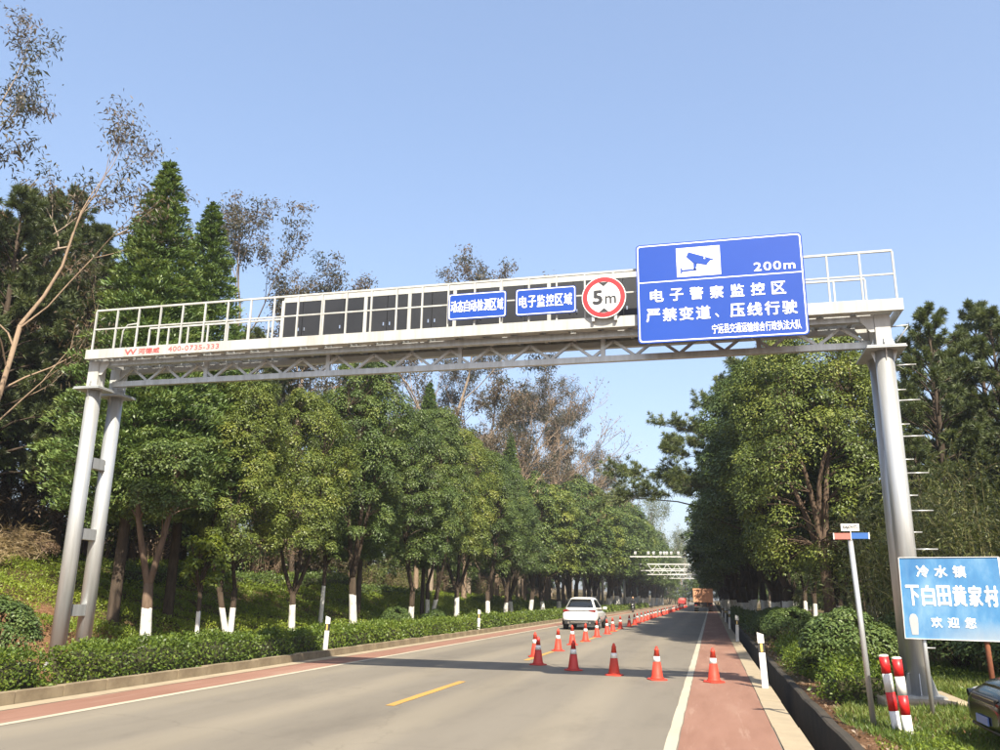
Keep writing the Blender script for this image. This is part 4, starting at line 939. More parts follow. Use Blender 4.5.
def leaf_mesh(name, P, D, N, L, W, tone, mat, fold=0.12, droop=0.0):
    n = len(P); D = unit(D); S = unit(np.cross(D, N)); N2 = np.cross(S, D)
    L = np.broadcast_to(L, n)[:, None]; W = np.broadcast_to(W, n)[:, None]
    v = np.empty((n, 4, 3), np.float32)
    v[:, 0] = P; mid = P + D * L * 0.48 + N2 * W * fold
    v[:, 1] = mid + S * W * 0.5; v[:, 3] = mid - S * W * 0.5; v[:, 2] = P + D * L - np.array([0, 0, 1]) * L * droop
    me = bpy.data.meshes.new(name); me.vertices.add(n * 4); me.vertices.foreach_set('co', v.ravel())
    me.loops.add(n * 4); me.loops.foreach_set('vertex_index', np.arange(n * 4, dtype=np.int32))
    me.polygons.add(n); me.polygons.foreach_set('loop_start', np.arange(n, dtype=np.int32) * 4)
    me.update(calc_edges=True)
    at = me.attributes.new('tone', 'FLOAT', 'FACE'); at.data.foreach_set('value', np.clip(tone, 0, 1).astype(np.float32))
    me.materials.append(mat)
    return me

def rdir(rg, n): return unit(rg.normal(size=(n, 3)))

def clump_leaves(rg, C, RC, n_per, L, W, axis, tone0=0.42, tsd=0.12, lsd=0.12, flat=0.78, upb=0.42, outb=0.65, jitter=0.42):
    k = len(C); n = k * n_per
    c = np.repeat(C, n_per, 0); rc = np.repeat(RC, n_per)[:, None]
    out = c - np.stack([np.full(n, axis[0]), np.full(n, axis[1]), c[:, 2] - 0.3], -1); out = unit(out)
    u = unit(rdir(rg, n) + out * outb + np.array([0, 0, upb]))
    P = c + u * rc * (0.52 + 0.52 * rg.random((n, 1)) ** 0.55) * np.array([1, 1, flat])
    N = unit(u * 0.7 + np.array([0, 0, 0.45]) + rdir(rg, n) * jitter)
    D = unit(np.cross(N, rdir(rg, n)) + np.array([0, 0, -0.3]) + u * 0.3)
    tone = np.repeat(rg.normal(tone0, tsd, k), n_per) + rg.normal(0, lsd, n)
    s = rg.uniform(0.7, 1.25, n)
    return P, D, N, L * s, W * s, tone

def limb(m, a, b, r0, r1, rg, wob=0.08, n=5, sides=6):
    a = np.array(a, float); b = np.array(b, float); ln = np.linalg.norm(b - a); pts = []
    off = rg.normal(size=3) * wob * ln
    for i in range(n + 1):
        t = i / n; p = a + (b - a) * t + off * math.sin(t * math.pi) + np.array([0, 0, 0.10 * ln * math.sin(t * math.pi)]); pts.append(p)
    m.tube(pts, [r0 + (r1 - r0) * i / n for i in range(n + 1)], sides, False)
    return pts

def broadleaf(seed, h=9.5, Rr=2.3, base=2.6, nc=230, nl=230, L=0.092, W=0.048, forks=3, fork_z=1.9, r_tr=0.14, mat='lf_camphor', bark='bark', stems=1, top=1.0, tone0=0.42, tsd=0.13):
    rg = np.random.default_rng(seed); C = []; RC = []
    ph = rg.uniform(0, 6.28, 4)
    for i in range(nc):
        t = rg.random() ** 0.9
        q = 1 - ((t - 0.33) / (0.69 if t > 0.33 else 0.50)) ** 2; pr = max(q, 0.05) ** (0.60 * top)
        a = rg.uniform(0, 6.28)
        lob = 1 + 0.14 * math.sin(2 * a + ph[0] + 3 * t) + 0.10 * math.sin(3 * a + ph[1] - 5 * t) + 0.07 * math.sin(9 * t + ph[2])
        rr = Rr * pr * lob * math.sqrt(rg.uniform(0.38, 1.0))
        C.append((rr * math.cos(a), rr * math.sin(a), base + (h - base) * t + rg.normal(0, 0.12)))
        RC.append(rg.uniform(0.27, 0.56) * (Rr / 1.8) ** 0.5)
    C = np.array(C); RC = np.array(RC)
    P, D, N, Ls, Ws, T = clump_leaves(rg, C, RC, nl, L, W, (0, 0), tone0, tsd)
    crown = leaf_mesh('crown', P, D, N, Ls, Ws, T, M[mat], droop=0.12)
    m = MB(); tops = []
    for s in range(stems):
        ox = 0.0 if stems == 1 else (s - (stems - 1) / 2) * 0.16; lean = rg.normal(size=2) * 0.10 + (np.array([(s - (stems - 1) / 2) * 0.45, 0]) if stems > 1 else 0)
        fz = fork_z * rg.uniform(0.9, 1.15); f = np.array([ox + lean[0], lean[1], fz])
        rt_ = r_tr * (0.8 if stems > 1 else 1)
        m.tube([(ox, 0, -0.25), (ox, 0, 0.0), (ox + lean[0] * 0.15, lean[1] * 0.1, 0.35), (ox + lean[0] * 0.55, lean[1] * 0.5, fz * 0.55), f], [rt_ * 1.55, rt_ * 1.35, rt_ * 1.08, rt_, rt_ * 0.92], 10)
        for k in range(forks):
            a = 2 * math.pi * (k + rg.uniform(-0.2, 0.2)) / forks + ph[3] + s; e = np.array([f[0] + Rr * 0.42 * math.cos(a), f[1] + Rr * 0.42 * math.sin(a), base + (h - base) * rg.uniform(0.4, 0.75)])
            tops.append(limb(m, f - np.array([0, 0, 0.1]), e, rt_ * 0.70, 0.025, rg, 0.07, 7, 8))
    allp = np.array([p for t in tops for p in t[1:]])
    for i in rg.permutation(nc)[:int(nc * 0.45)]:
        d = np.linalg.norm(allp - C[i] + np.array([0, 0, 0.6]), axis=1); p = allp[d.argmin()]
        limb(m, p, C[i], 0.028, 0.006, rg, 0.08, 3, 5)
    me = m.mesh('trunk'); me.materials.append(M[bark])
    return me, crown

def cypress(seed, h=13.5, Rr=2.05, base=2.7, nb=560, nl=150, mat='lf_cypress'):
    rg = np.random.default_rng(seed); Ps = []; Ds = []; Ns = []; Ts = []; m = MB()
    m.tube([(0, 0, -0.2), (0, 0, 0.3), (0.03, 0, h * 0.5), (0, 0, h * 0.97)], [0.16, 0.13, 0.09, 0.012], 9)
    for i in range(nb):
        t = (i + rg.random()) / nb; t = 1 - (1 - t) ** 0.85; a = i * 2.399 + rg.normal(0, 0.3)
        ln = (Rr * (1 - t) ** 0.78 * (0.55 + 0.45 * min(1, t / 0.10)) + 0.06) * rg.uniform(0.82, 1.10)
        z = base + (h - base) * t; el = rg.uniform(0.05, 0.45); hd = np.array([math.cos(a), math.sin(a), 0])
        b0 = np.array([0, 0, z]); n = max(12, int(nl * (0.35 + ln / Rr)))
        s = rg.random(n) ** 0.6; arc = ln * s
        pos = b0 + hd * arc[:, None] + np.array([0, 0, 1]) * (arc * math.tan(el) - 0.22 * arc * s)[:, None]
        lat = np.array([-math.sin(a), math.cos(a), 0]); wd = 0.30 * ln * (0.25 + 0.75 * np.sin(np.pi * np.clip(s, 0, 0.97)))
        pos = pos + lat * (rg.normal(0, 0.5, n) * wd)[:, None] + np.array([0, 0, 1]) * (rg.normal(0, 0.4, n) * wd * 0.6)[:, None]
        Ps.append(pos); Ds.append(hd * 0.7 + np.array([0, 0, 0.75]) + rg.normal(0, 0.5, (n, 3))); Ns.append(np.array([0, 0, 0.7]) + hd * 0.4 + rg.normal(0, 0.5, (n, 3)))
        Ts.append(rg.normal(0.38, 0.10) + rg.normal(0, 0.10, n) + 0.22 * (s > 0.85))
        if i % 4 == 0: limb(m, b0, b0 + hd * ln * 0.8 + np.array([0, 0, ln * 0.2]), 0.03, 0.006, rg, 0.04, 2, 4)
    P = np.concatenate(Ps); n = len(P); sc_ = rg.uniform(0.7, 1.3, n)
    crown = leaf_mesh('crown', P, np.concatenate(Ds), unit(np.concatenate(Ns)), 0.13 * sc_, 0.036 * sc_, np.concatenate(Ts), M[mat], droop=0.1)
    me = m.mesh('trunk'); me.materials.append(M['bark_plain']); return me, crown

def pine(seed, h=12, Rr=2.6, base=3.0, nb=62, tufts=12, need=40, L=0.26, W=0.026, side=None, mat='lf_pine', lean=0.0):
    rg = np.random.default_rng(seed); m = MB(); TP = []; TD = []
    trunk = [(0, 0, -0.2), (0.04, 0, 0.5), (0.12 + lean * 0.3, 0.05, h * 0.35), (0.06 + lean * 0.7, 0.0, h * 0.7), (lean, 0, h * 0.97)]
    m.tube(trunk, [0.22, 0.19, 0.15, 0.09, 0.02], 10)
    for i in range(nb):
        t = (i + rg.random()) / nb; a = i * 2.399 + rg.normal(0, 0.3); z = base + (h - base) * t
        ln = Rr * (1 - t ** 1.6) ** 0.8 * rg.uniform(0.65, 1.15) + 0.25
        if side is not None: ln *= 1 + 1.0 * max(0, math.cos(a - side)) ** 1.6 * rg.uniform(0.5, 1)
        el = 0.12 + 0.75 * t + rg.normal(0, 0.12); hd = np.array([math.cos(a) * math.cos(el), math.sin(a) * math.cos(el), math.sin(el)])
        zf = z / h; b0 = np.array([np.interp(zf, [0, .35, .7, 1], [0, 0.12 + lean * .3, 0.06 + lean * .7, lean]), 0, z]); tip = b0 + hd * ln
        pts = limb(m, b0, tip, 0.05 * (1 - t) + 0.018, 0.010, rg, 0.05, 4, 5)
        for j in range(max(4, int(tufts * ln / Rr))):
            s = rg.uniform(0.35, 1.0) ** 0.8; p = b0 + (tip - b0) * s + np.array([0, 0, 0.10 * ln * math.sin(s * math.pi)])
            d = unit((hd + rg.normal(0, 0.55, 3) + np.array([0, 0, 0.45]))[None])[0]; e = p + d * rg.uniform(0.15, 0.55) * (0.5 + 0.25 * ln)
            m.tube([p, e], [0.010, 0.006], 4, False)
            for q in np.linspace(0.45, 1.0, 3): TP.append(p + (e - p) * q); TD.append(d)
    TP = np.array(TP); TD = np.array(TD); k = len(TP); n = k * need
    P = np.repeat(TP, need, 0); d = np.repeat(TD, need, 0); D = unit(d * 0.75 + rg.normal(0, 0.6, (n, 3))); N = unit(rdir(rg, n) + np.array([0, 0, 0.5]))
    T = np.repeat(rg.normal(0.42, 0.13, k), need) + rg.normal(0, 0.12, n)
    crown = leaf_mesh('crown', P, D, N, L * rg.uniform(0.7, 1.15, n), W, T, M[mat], fold=0, droop=0.05)
    me = m.mesh('trunk'); me.materials.append(M['bark_plain']); return me, crown

def branching(seed, h=20, clear=0.45, spread=0.42, levels=4, kids=(3, 4), nleaf=16, L=0.21, W=0.05, mat='lf_euc', bark='bark_pale', r0=0.2, lean=(0.0, 0.0), cluster=0.55, twig_r=0.006, tone0=0.45, droop=0.55, shrink=0.70, side=6):
    rg = np.random.default_rng(seed); m = MB(); tips = []
    def grow(p, d, ln, r, lv):
        n = 3; pts = [p]; q = p.copy(); dd = d.copy()
        for i in range(n):
            dd = unit((dd + rg.normal(0, 0.13, 3) + np.array([0, 0, 0.06]))[None])[0]; q = q + dd * ln / n; pts.append(q.copy())
        r1 = max(r * 0.6, twig_r); m.tube(pts, [r + (r1 - r) * i / n for i in range(n + 1)], 6 if lv < 2 else 4, False)
        if lv >= levels: tips.append((q, dd)); tips.append((pts[-2], dd)); tips.append((pts[1], dd)); return
        kk = int(rg.integers(kids[0], kids[1] + 1)); a0 = rg.uniform(0, 6.28)
        for k in range(kk):
            a = a0 + 6.28 * k / kk + rg.normal(0, 0.3); th = spread * rg.uniform(0.6, 1.35) * (0.35 if k == 0 else 1.0)
            u = unit(np.cross(dd, [0.3, 0.2, 1.0] if abs(dd[2]) < 0.95 else [1.0, 0, 0])[None])[0]; w = np.cross(dd, u)
            nd = dd * math.cos(th) + (u * math.cos(a) + w * math.sin(a)) * math.sin(th)
            grow(pts[-1] if k < 2 else pts[-2], nd, ln * shrink * rg.uniform(0.8, 1.15), r1 * (0.85 if k == 0 else 0.68), lv + 1)
    hc = h * clear; d0 = unit(np.array([lean[0], lean[1], 1.0])[None])[0]
    pts = [np.array([0, 0, -0.3]), np.array([0, 0, 0.2])] + [d0 * hc * f + rg.normal(0, 0.06, 3) for f in (0.35, 0.7, 1.0)]
    m.tube(pts, [r0 * 1.3, r0 * 1.1, r0, r0 * 0.85, r0 * 0.75], 9)
    tot = sum(shrink ** i for i in range(levels)); ln0 = (h - hc) / tot / 0.93
    # leader and side limbs
    grow(pts[-1], d0, ln0, r0 * 0.7, 1)
    for k in range(side):
        a = k * 2.4 + rg.uniform(0, 0.8); nd = unit(np.array([math.cos(a) * 0.8, math.sin(a) * 0.8, 0.75])[None])[0]; grow(d0 * hc * (1.0 - 0.55 * k / side), nd, ln0 * (0.78 - 0.25 * k / side), r0 * 0.40, 2)
    k = len(tips); Pt = np.array([t[0] for t in tips]); Dt = np.array([t[1] for t in tips]); n = k * nleaf
    P = np.repeat(Pt, nleaf, 0) + rg.normal(0, cluster * 0.5, (n, 3)) * np.array([1, 1, 0.7]); D = unit(np.repeat(Dt, nleaf, 0) * 0.4 + rg.normal(0, 0.5, (n, 3)) + np.array([0, 0, -droop]))
    T = np.repeat(rg.normal(tone0, 0.17, k), nleaf) + rg.normal(0, 0.12, n)
    s = rg.uniform(0.65, 1.25, n)
    crown = leaf_mesh('crown', P, D, rdir(rg, n), L * s, W * s, T, M[mat], droop=0.15)
    me = m.mesh('trunk'); me.materials.append(M[bark]); return me, crown

def shrub(seed, Rr=0.85, h=1.5, nc=46, nl=220, L=0.07, W=0.045, mat='lf_topiary', tight=True, tone0=0.42):
    rg = np.random.default_rng(seed); u = rdir(rg, nc); u[:, 2] = np.abs(u[:, 2]) * 1.0 - 0.25
    C = np.stack([u[:, 0] * Rr * 0.78, u[:, 1] * Rr * 0.78, h * 0.5 + u[:, 2] * h * 0.42], -1); RC = rg.uniform(0.22, 0.34, nc) * Rr / 0.85 * (1.0 if tight else 1.25)
    P, D, N, Ls, Ws, T = clump_leaves(rg, C, RC, nl, L, W, (0, 0), tone0, 0.09, 0.12, 0.9)
    P[:, 2] = np.maximum(P[:, 2], 0.04)
    crown = leaf_mesh('crown', P, D, N, Ls, Ws, T, M[mat])
    m = MB()
    for c in C: limb(m, (0, 0, -0.1), c, 0.02, 0.006, rg, 0.05, 3, 4)
    me = m.mesh('stems'); me.materials.append(M['bark_plain']); return me, crown

def canes(seed, Rr=1.6, h=5.5, n=60, nl=70, L=0.13, W=0.032, mat='lf_thicket', bark='cane', leafy=1.0):
    rg = np.random.default_rng(seed); m = MB(); Ps = []; Ds = []; Ts = []
    for i in range(n):
        a = rg.uniform(0, 6.28); r = Rr * math.sqrt(rg.random()) * 0.55; p = np.array([r * math.cos(a), r * math.sin(a), -0.1]); hh = h * rg.uniform(0.45, 1.0)
        a2 = a + rg.normal(0, 0.8); out = np.array([math.cos(a2), math.sin(a2), 0]) * Rr * rg.uniform(0.3, 1.3); pts = []
        for k in range(8):
            t = k / 7; pts.append(p + out * t ** 2.0 + np.array([0, 0, hh * (1 - (1 - t) ** 1.8) - 0.18 * hh * t ** 4]) + rg.normal(0, 0.03, 3))
        m.tube(pts, [0.014 * (1 - 0.8 * k / 7) for k in range(8)], 4, False)
        pa = np.array(pts); k = int(nl * leafy); s = rg.uniform(0.15, 1.0, k) * 7; j = np.minimum(s.astype(int), 6); f = (s - j)[:, None]
        q = pa[j] * (1 - f) + pa[j + 1] * f + rg.normal(0, 0.20, (k, 3)); Ps.append(q); Ds.append(rg.normal(0, 0.6, (k, 3)) + unit(pa[j + 1] - pa[j]) * 0.7 + np.array([0, 0, -0.2])); Ts.append(rg.normal(0.45, 0.12) + rg.normal(0, 0.14, k))
    P = np.concatenate(Ps); k = len(P); P[:, 2] = np.maximum(P[:, 2], 0.03); s = rg.uniform(0.6, 1.3, k)
    crown = leaf_mesh('crown', P, np.concatenate(Ds), unit(rdir(rg, k) + np.array([0, 0, 0.6])), L * s, W * s, np.concatenate(Ts), M[mat], droop=0.1)
    me = m.mesh('stems'); me.materials.append(M[bark]); return me, crown

PN = ('trunk', 'crown')
def plant(kind, name, x, y, s=1.0, rz=None, label='', cat='tree', group=None, sz=None, dz=0.0, mats=None, tilt=(0, 0)):
    o = empty(name, (x, y, float(tz(x, y)) - 0.02 + dz)); o.rotation_euler = (tilt[0], tilt[1], random.uniform(0, 6.28) if rz is None else rz); o.scale = (s, s, sz or s)
    for me, nm in zip(kind, ('trunk' if cat == 'tree' else 'stems', 'crown' if cat == 'tree' else 'foliage')):
        c = bpy.data.objects.new(nm, me); COL.objects.link(c); c.parent = o
        if mats and nm in mats: c.material_slots[0].link = 'OBJECT'; c.material_slots[0].material = M[mats[nm]]
    return tag(o, label, cat, group)

# prototypes
CAM = [broadleaf(11, 9.7, 1.85, 3.2, fork_z=1.6), broadleaf(12, 9.3, 2.05, 3.1, forks=4, fork_z=1.5), broadleaf(13, 10.0, 1.8, 3.2, stems=2, forks=2, fork_z=1.7), broadleaf(14, 9.5, 1.95, 3.1, forks=3, fork_z=1.8)]
CAMB = broadleaf(21, 11.6, 3.5, 2.4, nc=420, nl=215, L=0.105, W=0.055, mat='lf_camphor_y', bark='bark_red', fork_z=3.0, r_tr=0.2, forks=4)
CAMS = broadleaf(22, 5.8, 1.2, 3.4, nc=90, nl=170, bark='bark_red', forks=2, fork_z=1.9, r_tr=0.14)
YOUNG = broadleaf(23, 2.9, 0.42, 1.75, nc=34, nl=90, L=0.10, W=0.06, mat='lf_young', forks=3, fork_z=1.55, r_tr=0.055)
CYP = [cypress(31), cypress(32, 13.2, 2.15, 2.8)]
PINE = [pine(41, 12.5, 2.8, 2.4, nb=74), pine(42, 11.5, 2.5, 3.0, nb=70)]
PINEB = pine(43, 14.0, 4.6, 4.6, nb=64, tufts=24, need=40, L=0.34, W=0.034, side=math.pi)
EUC = [branching(51, 20, 0.38, 0.52, 4, (3, 3), 74, L=0.20, W=0.055, cluster=0.5), branching(52, 22, 0.42, 0.48, 4, (3, 3), 74, L=0.24, W=0.075, cluster=0.55), branching(53, 18, 0.34, 0.58, 4, (3, 3), 70, L=0.22, W=0.07, cluster=0.5)]
EUCA = branching(54, 15.0, 0.45, 0.5, 4, (2, 3), 24, L=0.17, W=0.045, cluster=0.5, r0=0.085, lean=(0.13, 0.06), tone0=0.5, bark='twig')
BARE = [branching(61, 15, 0.2, 0.5, 5, (3, 3), 2, L=0.16, W=0.06, mat='lf_dry', bark='twig', r0=0.16, twig_r=0.014, side=4), branching(62, 13, 0.16, 0.55, 5, (3, 3), 3, L=0.16, W=0.06, mat='lf_dry', bark='twig', r0=0.14, twig_r=0.014, side=4)]
CAMF = [broadleaf(15, 9.6, 2.0, 3.1, nc=170, nl=110, L=0.16, W=0.085), broadleaf(16, 9.3, 2.15, 3.0, nc=170, nl=110, L=0.16, W=0.085, forks=4)]
UNDER = [broadleaf(24, 5.2, 1.9, 0.5, nc=90, nl=190, L=0.13, W=0.06, bark='bark_plain', tone0=0.35), broadleaf(25, 4.4, 2.0, 0.4, nc=80, nl=150, L=0.14, W=0.05, bark='bark_plain', mat='lf_euc', tone0=0.5)]
FAR = [branching(55, 24, 0.3, 0.42, 4, (3, 3), 22, L=0.34, W=0.14, mat='lf_far', cluster=0.9), branching(56, 21, 0.25, 0.46, 4, (3, 3), 22, L=0.34, W=0.12, mat='lf_far', cluster=0.9)]
BALL = shrub(71); BALLT = shrub(72, 0.56, 1.15, 60, 170, 0.05, 0.03)
BUSH = [shrub(73, 1.1, 1.5, 40, 160, 0.11, 0.05, 'lf_camphor', False), shrub(74, 1.2, 1.7, 44, 160, 0.12, 0.045, 'lf_dry', False)]
THICK = [canes(81, 1.9, 5.6, 80, 95), canes(82, 1.7, 4.6, 70, 95)]
BRUSH = [canes(83, 1.3, 2.4, 46, 30, 0.12, 0.03, 'lf_dry', 'twig'), canes(84, 1.2, 2.0, 46, 60, 0.11, 0.04, 'lf_thicket', 'twig')]
STRAW = canes(85, 1.1, 1.7, 50, 60, 0.55, 0.022, 'lf_straw', 'twig')

# left roadside row
plant(CAMS, 'roadside_tree', -13.3, 18.4, 0.92, 0.5, 'twin-stemmed whitewashed tree with small leafy crown right beside the left gantry legs', 'tree', 'trees along the left road edge')
plant(YOUNG, 'young_tree', -12.3, 19.0, 0.98, 0.3, 'young tree with a small bright yellow-green crown on a thin whitewashed trunk', 'tree')
plant(CAM[2], 'roadside_tree', -13.5, 22.4, 0.76, 1.2, 'whitewashed twin-trunk tree just right of the young yellow-green tree', 'tree', 'trees along the left road edge', mats={'crown': 'lf_camphor_y'})
ly = [25.9, 30.9, 36.4, 40.7, 45.4, 50.2, 54.6, 59.3, 64.0]
while ly[-1] < 222: ly.append(ly[-1] + random.uniform(4.4, 5.2))
for i, y in enumerate(ly):
    k = CAM[(1, 0, 3, 2, 1, 3, 0)[i % 7]] if y < 62 else CAMF[i % 2]; s = random.uniform(0.98, 1.12) * (0.86 if i == 0 else 1.0) * float(np.interp(y, [60, 75, 110], [1.0, 1.15, 1.4]))
    lb = f'whitewashed round-crowned tree, {ordinal(i)} in the left row past the twin-trunk tree' if i < 12 else 'whitewashed dark green tree in the dense far part of the left row'
    plant(k, 'roadside_tree', float(np.interp(y, [60, 95], [-13.3, -12.3])) + random.uniform(-0.35, 0.35), y, s * float(np.interp(y, [45, 55, 100], [0.9, 1.0, 1.35])), None, lb, 'tree', 'trees along the left road edge', sz=s, mats={'crown': 'lf_camphor_y'} if i in (0, 4, 9, 13, 20) else None)
plant(YOUNG, 'young_tree', -13.8, 29.0, 1.35, None, 'thin whitewashed sapling between the first trees of the left row', 'tree', mats={'crown': 'lf_camphor'})
# cypresses
for i, (x, y, s, sz, lb) in enumerate(((-15.0, 19.3, 1.22, 0.98, 'tallest pointed cypress behind the left end of the gantry'), (-15.2, 21.9, 1.15, 0.99, 'pointed cypress just right of the tallest one behind the gantry'), (-14.6, 34.2, 0.95, 0.92, 'cypress whose tip is hidden behind the gantry cabinet'), (-14.4, 42.0, 0.85, 0.95, 'slim cypress rising just right of the tree behind the truss'), (-14.4, 61.5, 0.95, 1.0, 'far small cypress tip standing out of the left row'), (-20.5, 29.0, 1.0, 0.9, 'dark cypress behind the first trees of the left row'))):
    plant(CYP[i % 2], 'cypress', x, y, s, None, lb, 'tree', 'cypresses on the left bank', sz=sz)
# dark pines and tall trees on the bank
for i, (x, y, s) in enumerate(((-20.4, 15.6, 0.95), (-22.0, 18.8, 1.0), (-20.2, 19.4, 0.88), (-23.0, 23.5, 1.05), (-20.5, 23.2, 0.9), (-20.9, 27.5, 0.95), (-24.5, 31.0, 1.15), (-20.0, 33.0, 0.95), (-26.5, 20.5, 1.25), (-22.0, 39.0, 0.95)  , (-23.5, 15.5, 1.1), (-26.0, 17.5, 1.15), (-22.0, 14.0, 1.0), (-29.0, 24.0, 1.2), (-25.0, 26.5, 1.1), (-28.0, 30.0, 1.2))):
    plant(PINE[i % 2], 'pine_tree', x, y, s, None, 'dark pine tree in the wood behind the left gantry legs', 'tree', 'pines on the left bank')
tall = [(EUC[0], -23.4, 18.6, 1.0, 1.0, 'tall brown-leaved tree at the top left corner', (0.0, 0.10)), (EUCA, -18.3, 17.0, 0.95, 0.0, 'thin leaning tree with sparse brown leaves above the left gantry legs', (0, 0)),
        (EUC[2], -23.0, 43.5, 1.05, 2.0, 'tall airy tree with a broad brown crown above the left end of the cabinet', (0, 0)), (EUC[1], -23.0, 35.5, 0.80, 0.5, 'brownish tall tree right of the two cypresses', (0, 0)),
        (EUC[1], -20.0, 64.0, 1.22, 1.0, 'tall brown tree behind the truss, its tip showing above the cabinet', (0, 0)), (EUC[0], -20.5, 72.0, 1.05, 2.4, 'brown tall tree right of the one behind the truss', (0, 0)),
        (EUC[1], -18.0, 112.0, 1.22, 3.0, 'tall thin tree standing out highest in the far left row', (0, 0)), (EUC[2], -25.0, 52.0, 1.0, 4.0, 'brown-leaved tree low behind the truss, left of the tallest one', (0, 0))]
for i, (x, y, s) in enumerate(((-19.0, 57, 1.0), (-21.0, 77, 1.12), (-18.5, 83, 1.1), (-20.5, 90, 1.2), (-18.0, 97, 1.12), (-19.5, 104, 1.2), (-17.5, 122, 1.15), (-17.0, 134, 1.1))):
    tall.append((EUC[i % 3], x, y, s * (1.1 if i % 3 == 2 else 1.0), None, 'brown-leaved tall tree in the wood above the middle of the left row', (0, 0)))
for k, x, y, s, rz, lb, tl in tall: plant(k, 'tall_tree', x, y, s, rz, lb, 'tree', 'tall trees on the left bank', tilt=tl)
for i, (x, y, s) in enumerate(((-18.0, 62, 1.05), (-17.5, 68, 1.1), (-18.5, 74, 1.2), (-17.2, 80, 1.2), (-18.5, 86, 1.3), (-17.4, 92, 1.3), (-18.8, 98, 1.4), (-17.6, 105, 1.4), (-19.0, 54, 0.95), (-20.5, 47, 0.95), (-21.5, 40, 0.9))):
    plant(BARE[i % 2], 'bare_tree', x, y, s * 1.15, None, 'leafless brown tree with fine bare twigs above the left row', 'tree', 'bare trees on the left bank')
for i in range(34):
    y = 24 + i * 5.2; x = -random.uniform(23, 34); k = (PINE[0], EUC[2], CAM[1], PINE[1], CAM[0])[i % 5]
    plant(k, 'woodland_tree', x, y, random.uniform(0.85, 1.1) * (0.75 if k is EUC[2] else 1), None, 'woodland tree deep behind the left row', 'tree', 'woodland behind the left row')
for i in range(46):
    y = 11 + i * 2.3; x = -random.uniform(20.5, 25.5)
    plant(UNDER[0 if random.random() < 0.6 else 1], 'understorey_tree', x, y, random.uniform(0.8, 1.2), None, 'low leafy tree in the dark undergrowth behind the left bank', 'tree', 'undergrowth trees behind the left bank')
for i in range(26):
    y = 20 + i * 5; x = random.uniform(8.5, 13)
    plant(UNDER[0], 'understorey_tree', x, y, random.uniform(0.8, 1.15), None, 'low leafy tree in the dark undergrowth behind the right row', 'tree', 'undergrowth trees behind the right row')
# right side
plant(CAMB, 'roadside_tree', 4.2, 33.0, 1.0, 0.4, 'big yellow-green tree on the right under the blue sign', 'tree', 'trees along the right road edge')
ry = [37.2, 42.6, 47.0, 52.0]
while ry[-1] < 222: ry.append(ry[-1] + random.uniform(4.4, 5.3))
for i, y in enumerate(ry):
    lb = f'whitewashed tree, {ordinal(i)} in the right row behind the big yellow-green tree' if i < 8 else 'whitewashed dark green tree in the dense far part of the right row'
    if 101 < y < 112: continue
    plant(CAM[(3, 1, 0, 2)[i % 4]] if y < 62 else CAMF[i % 2], 'roadside_tree', float(np.interp(y, [40, 95], [3.2, 2.6])) + random.uniform(-0.3, 0.4), y, random.uniform(0.95, 1.1) * float(np.interp(y, [36, 60, 100], [1.5, 1.65, 1.85])), None, lb, 'tree', 'trees along the right road edge', sz=random.uniform(1.2, 1.32))
for i, (x, y) in enumerate(((6.6, 39), (6.2, 46), (7.5, 54), (6.8, 62), (7.2, 72), (7.4, 84), (7.0, 98), (7.4, 115))):
    plant(CAM[i % 4], 'roadside_tree', x, y, random.uniform(1.05, 1.25), None, 'dark tree in the second row behind the right roadside trees', 'tree', 'second row on the right')
plant(PINEB, 'pine_tree', 3.4, 45.0, 0.95, 0.0, 'pine with long needled branches reaching left over the road against the sky', 'tree')
for i, (x, y, s) in enumerate(((7.6, 29.5, 0.86), (9.8, 30.5, 0.95), (12.2, 29.0, 0.90), (8.8, 34.5, 0.98), (11.0, 36.0, 1.02), (13.5, 33.0, 1.0), (14.5, 27.0, 0.9), (6.2, 27.2, 0.55), (10.8, 25.5, 0.62))):
    plant(PINE[i % 2], 'pine_tree', x, y, s, None, 'green pine in the wood right of the right gantry legs', 'tree', 'pines behind the right legs')
for i in range(26):
    y = 30 + i * 7.5; x = random.uniform(11, 26); plant((PINE[0], CAM[1], PINE[1], CAM[2])[i % 4], 'woodland_tree', x, y, random.uniform(0.9, 1.1), None, 'woodland tree deep behind the right row', 'tree', 'woodland behind the right row')
for i, (k, x, y, s) in enumerate(((0, 6.2, 19.6, 1.0), (1, 7.9, 18.2, 1.0), (0, 8.8, 22.0, 1.08), (1, 5.6, 22.3, 1.0), (1, 6.0, 17.2, 0.8), (0, 10.5, 19.5, 1.0), (1, 4.9, 25.5, 1.0), (0, 7.2, 25.0, 1.1))):
    plant(THICK[k], 'thicket', x, y, s, None, ('tangled yellow-green thicket of arching canes behind the village sign'), 'shrub', 'thicket behind the right legs')
for i, (x, y, s) in enumerate(((5.6, 18.6, 0.8), (5.2, 20.6, 0.9), (6.4, 16.0, 0.75), (7.4, 15.4, 0.8), (5.0, 24.5, 0.9), (8.8, 16.0, 0.9))):
    plant(BUSH[0], 'bush', x, y, s, None, 'dark leafy bush low behind the village sign posts', 'shrub', 'bushes behind the village sign', sz=s * 0.9)
plant(CAM[1], 'roadside_tree', 9.5, 14.5, 1.3, 1.0, 'tall roadside tree right of the black car, shading the right lane', 'tree', None, sz=1.75)
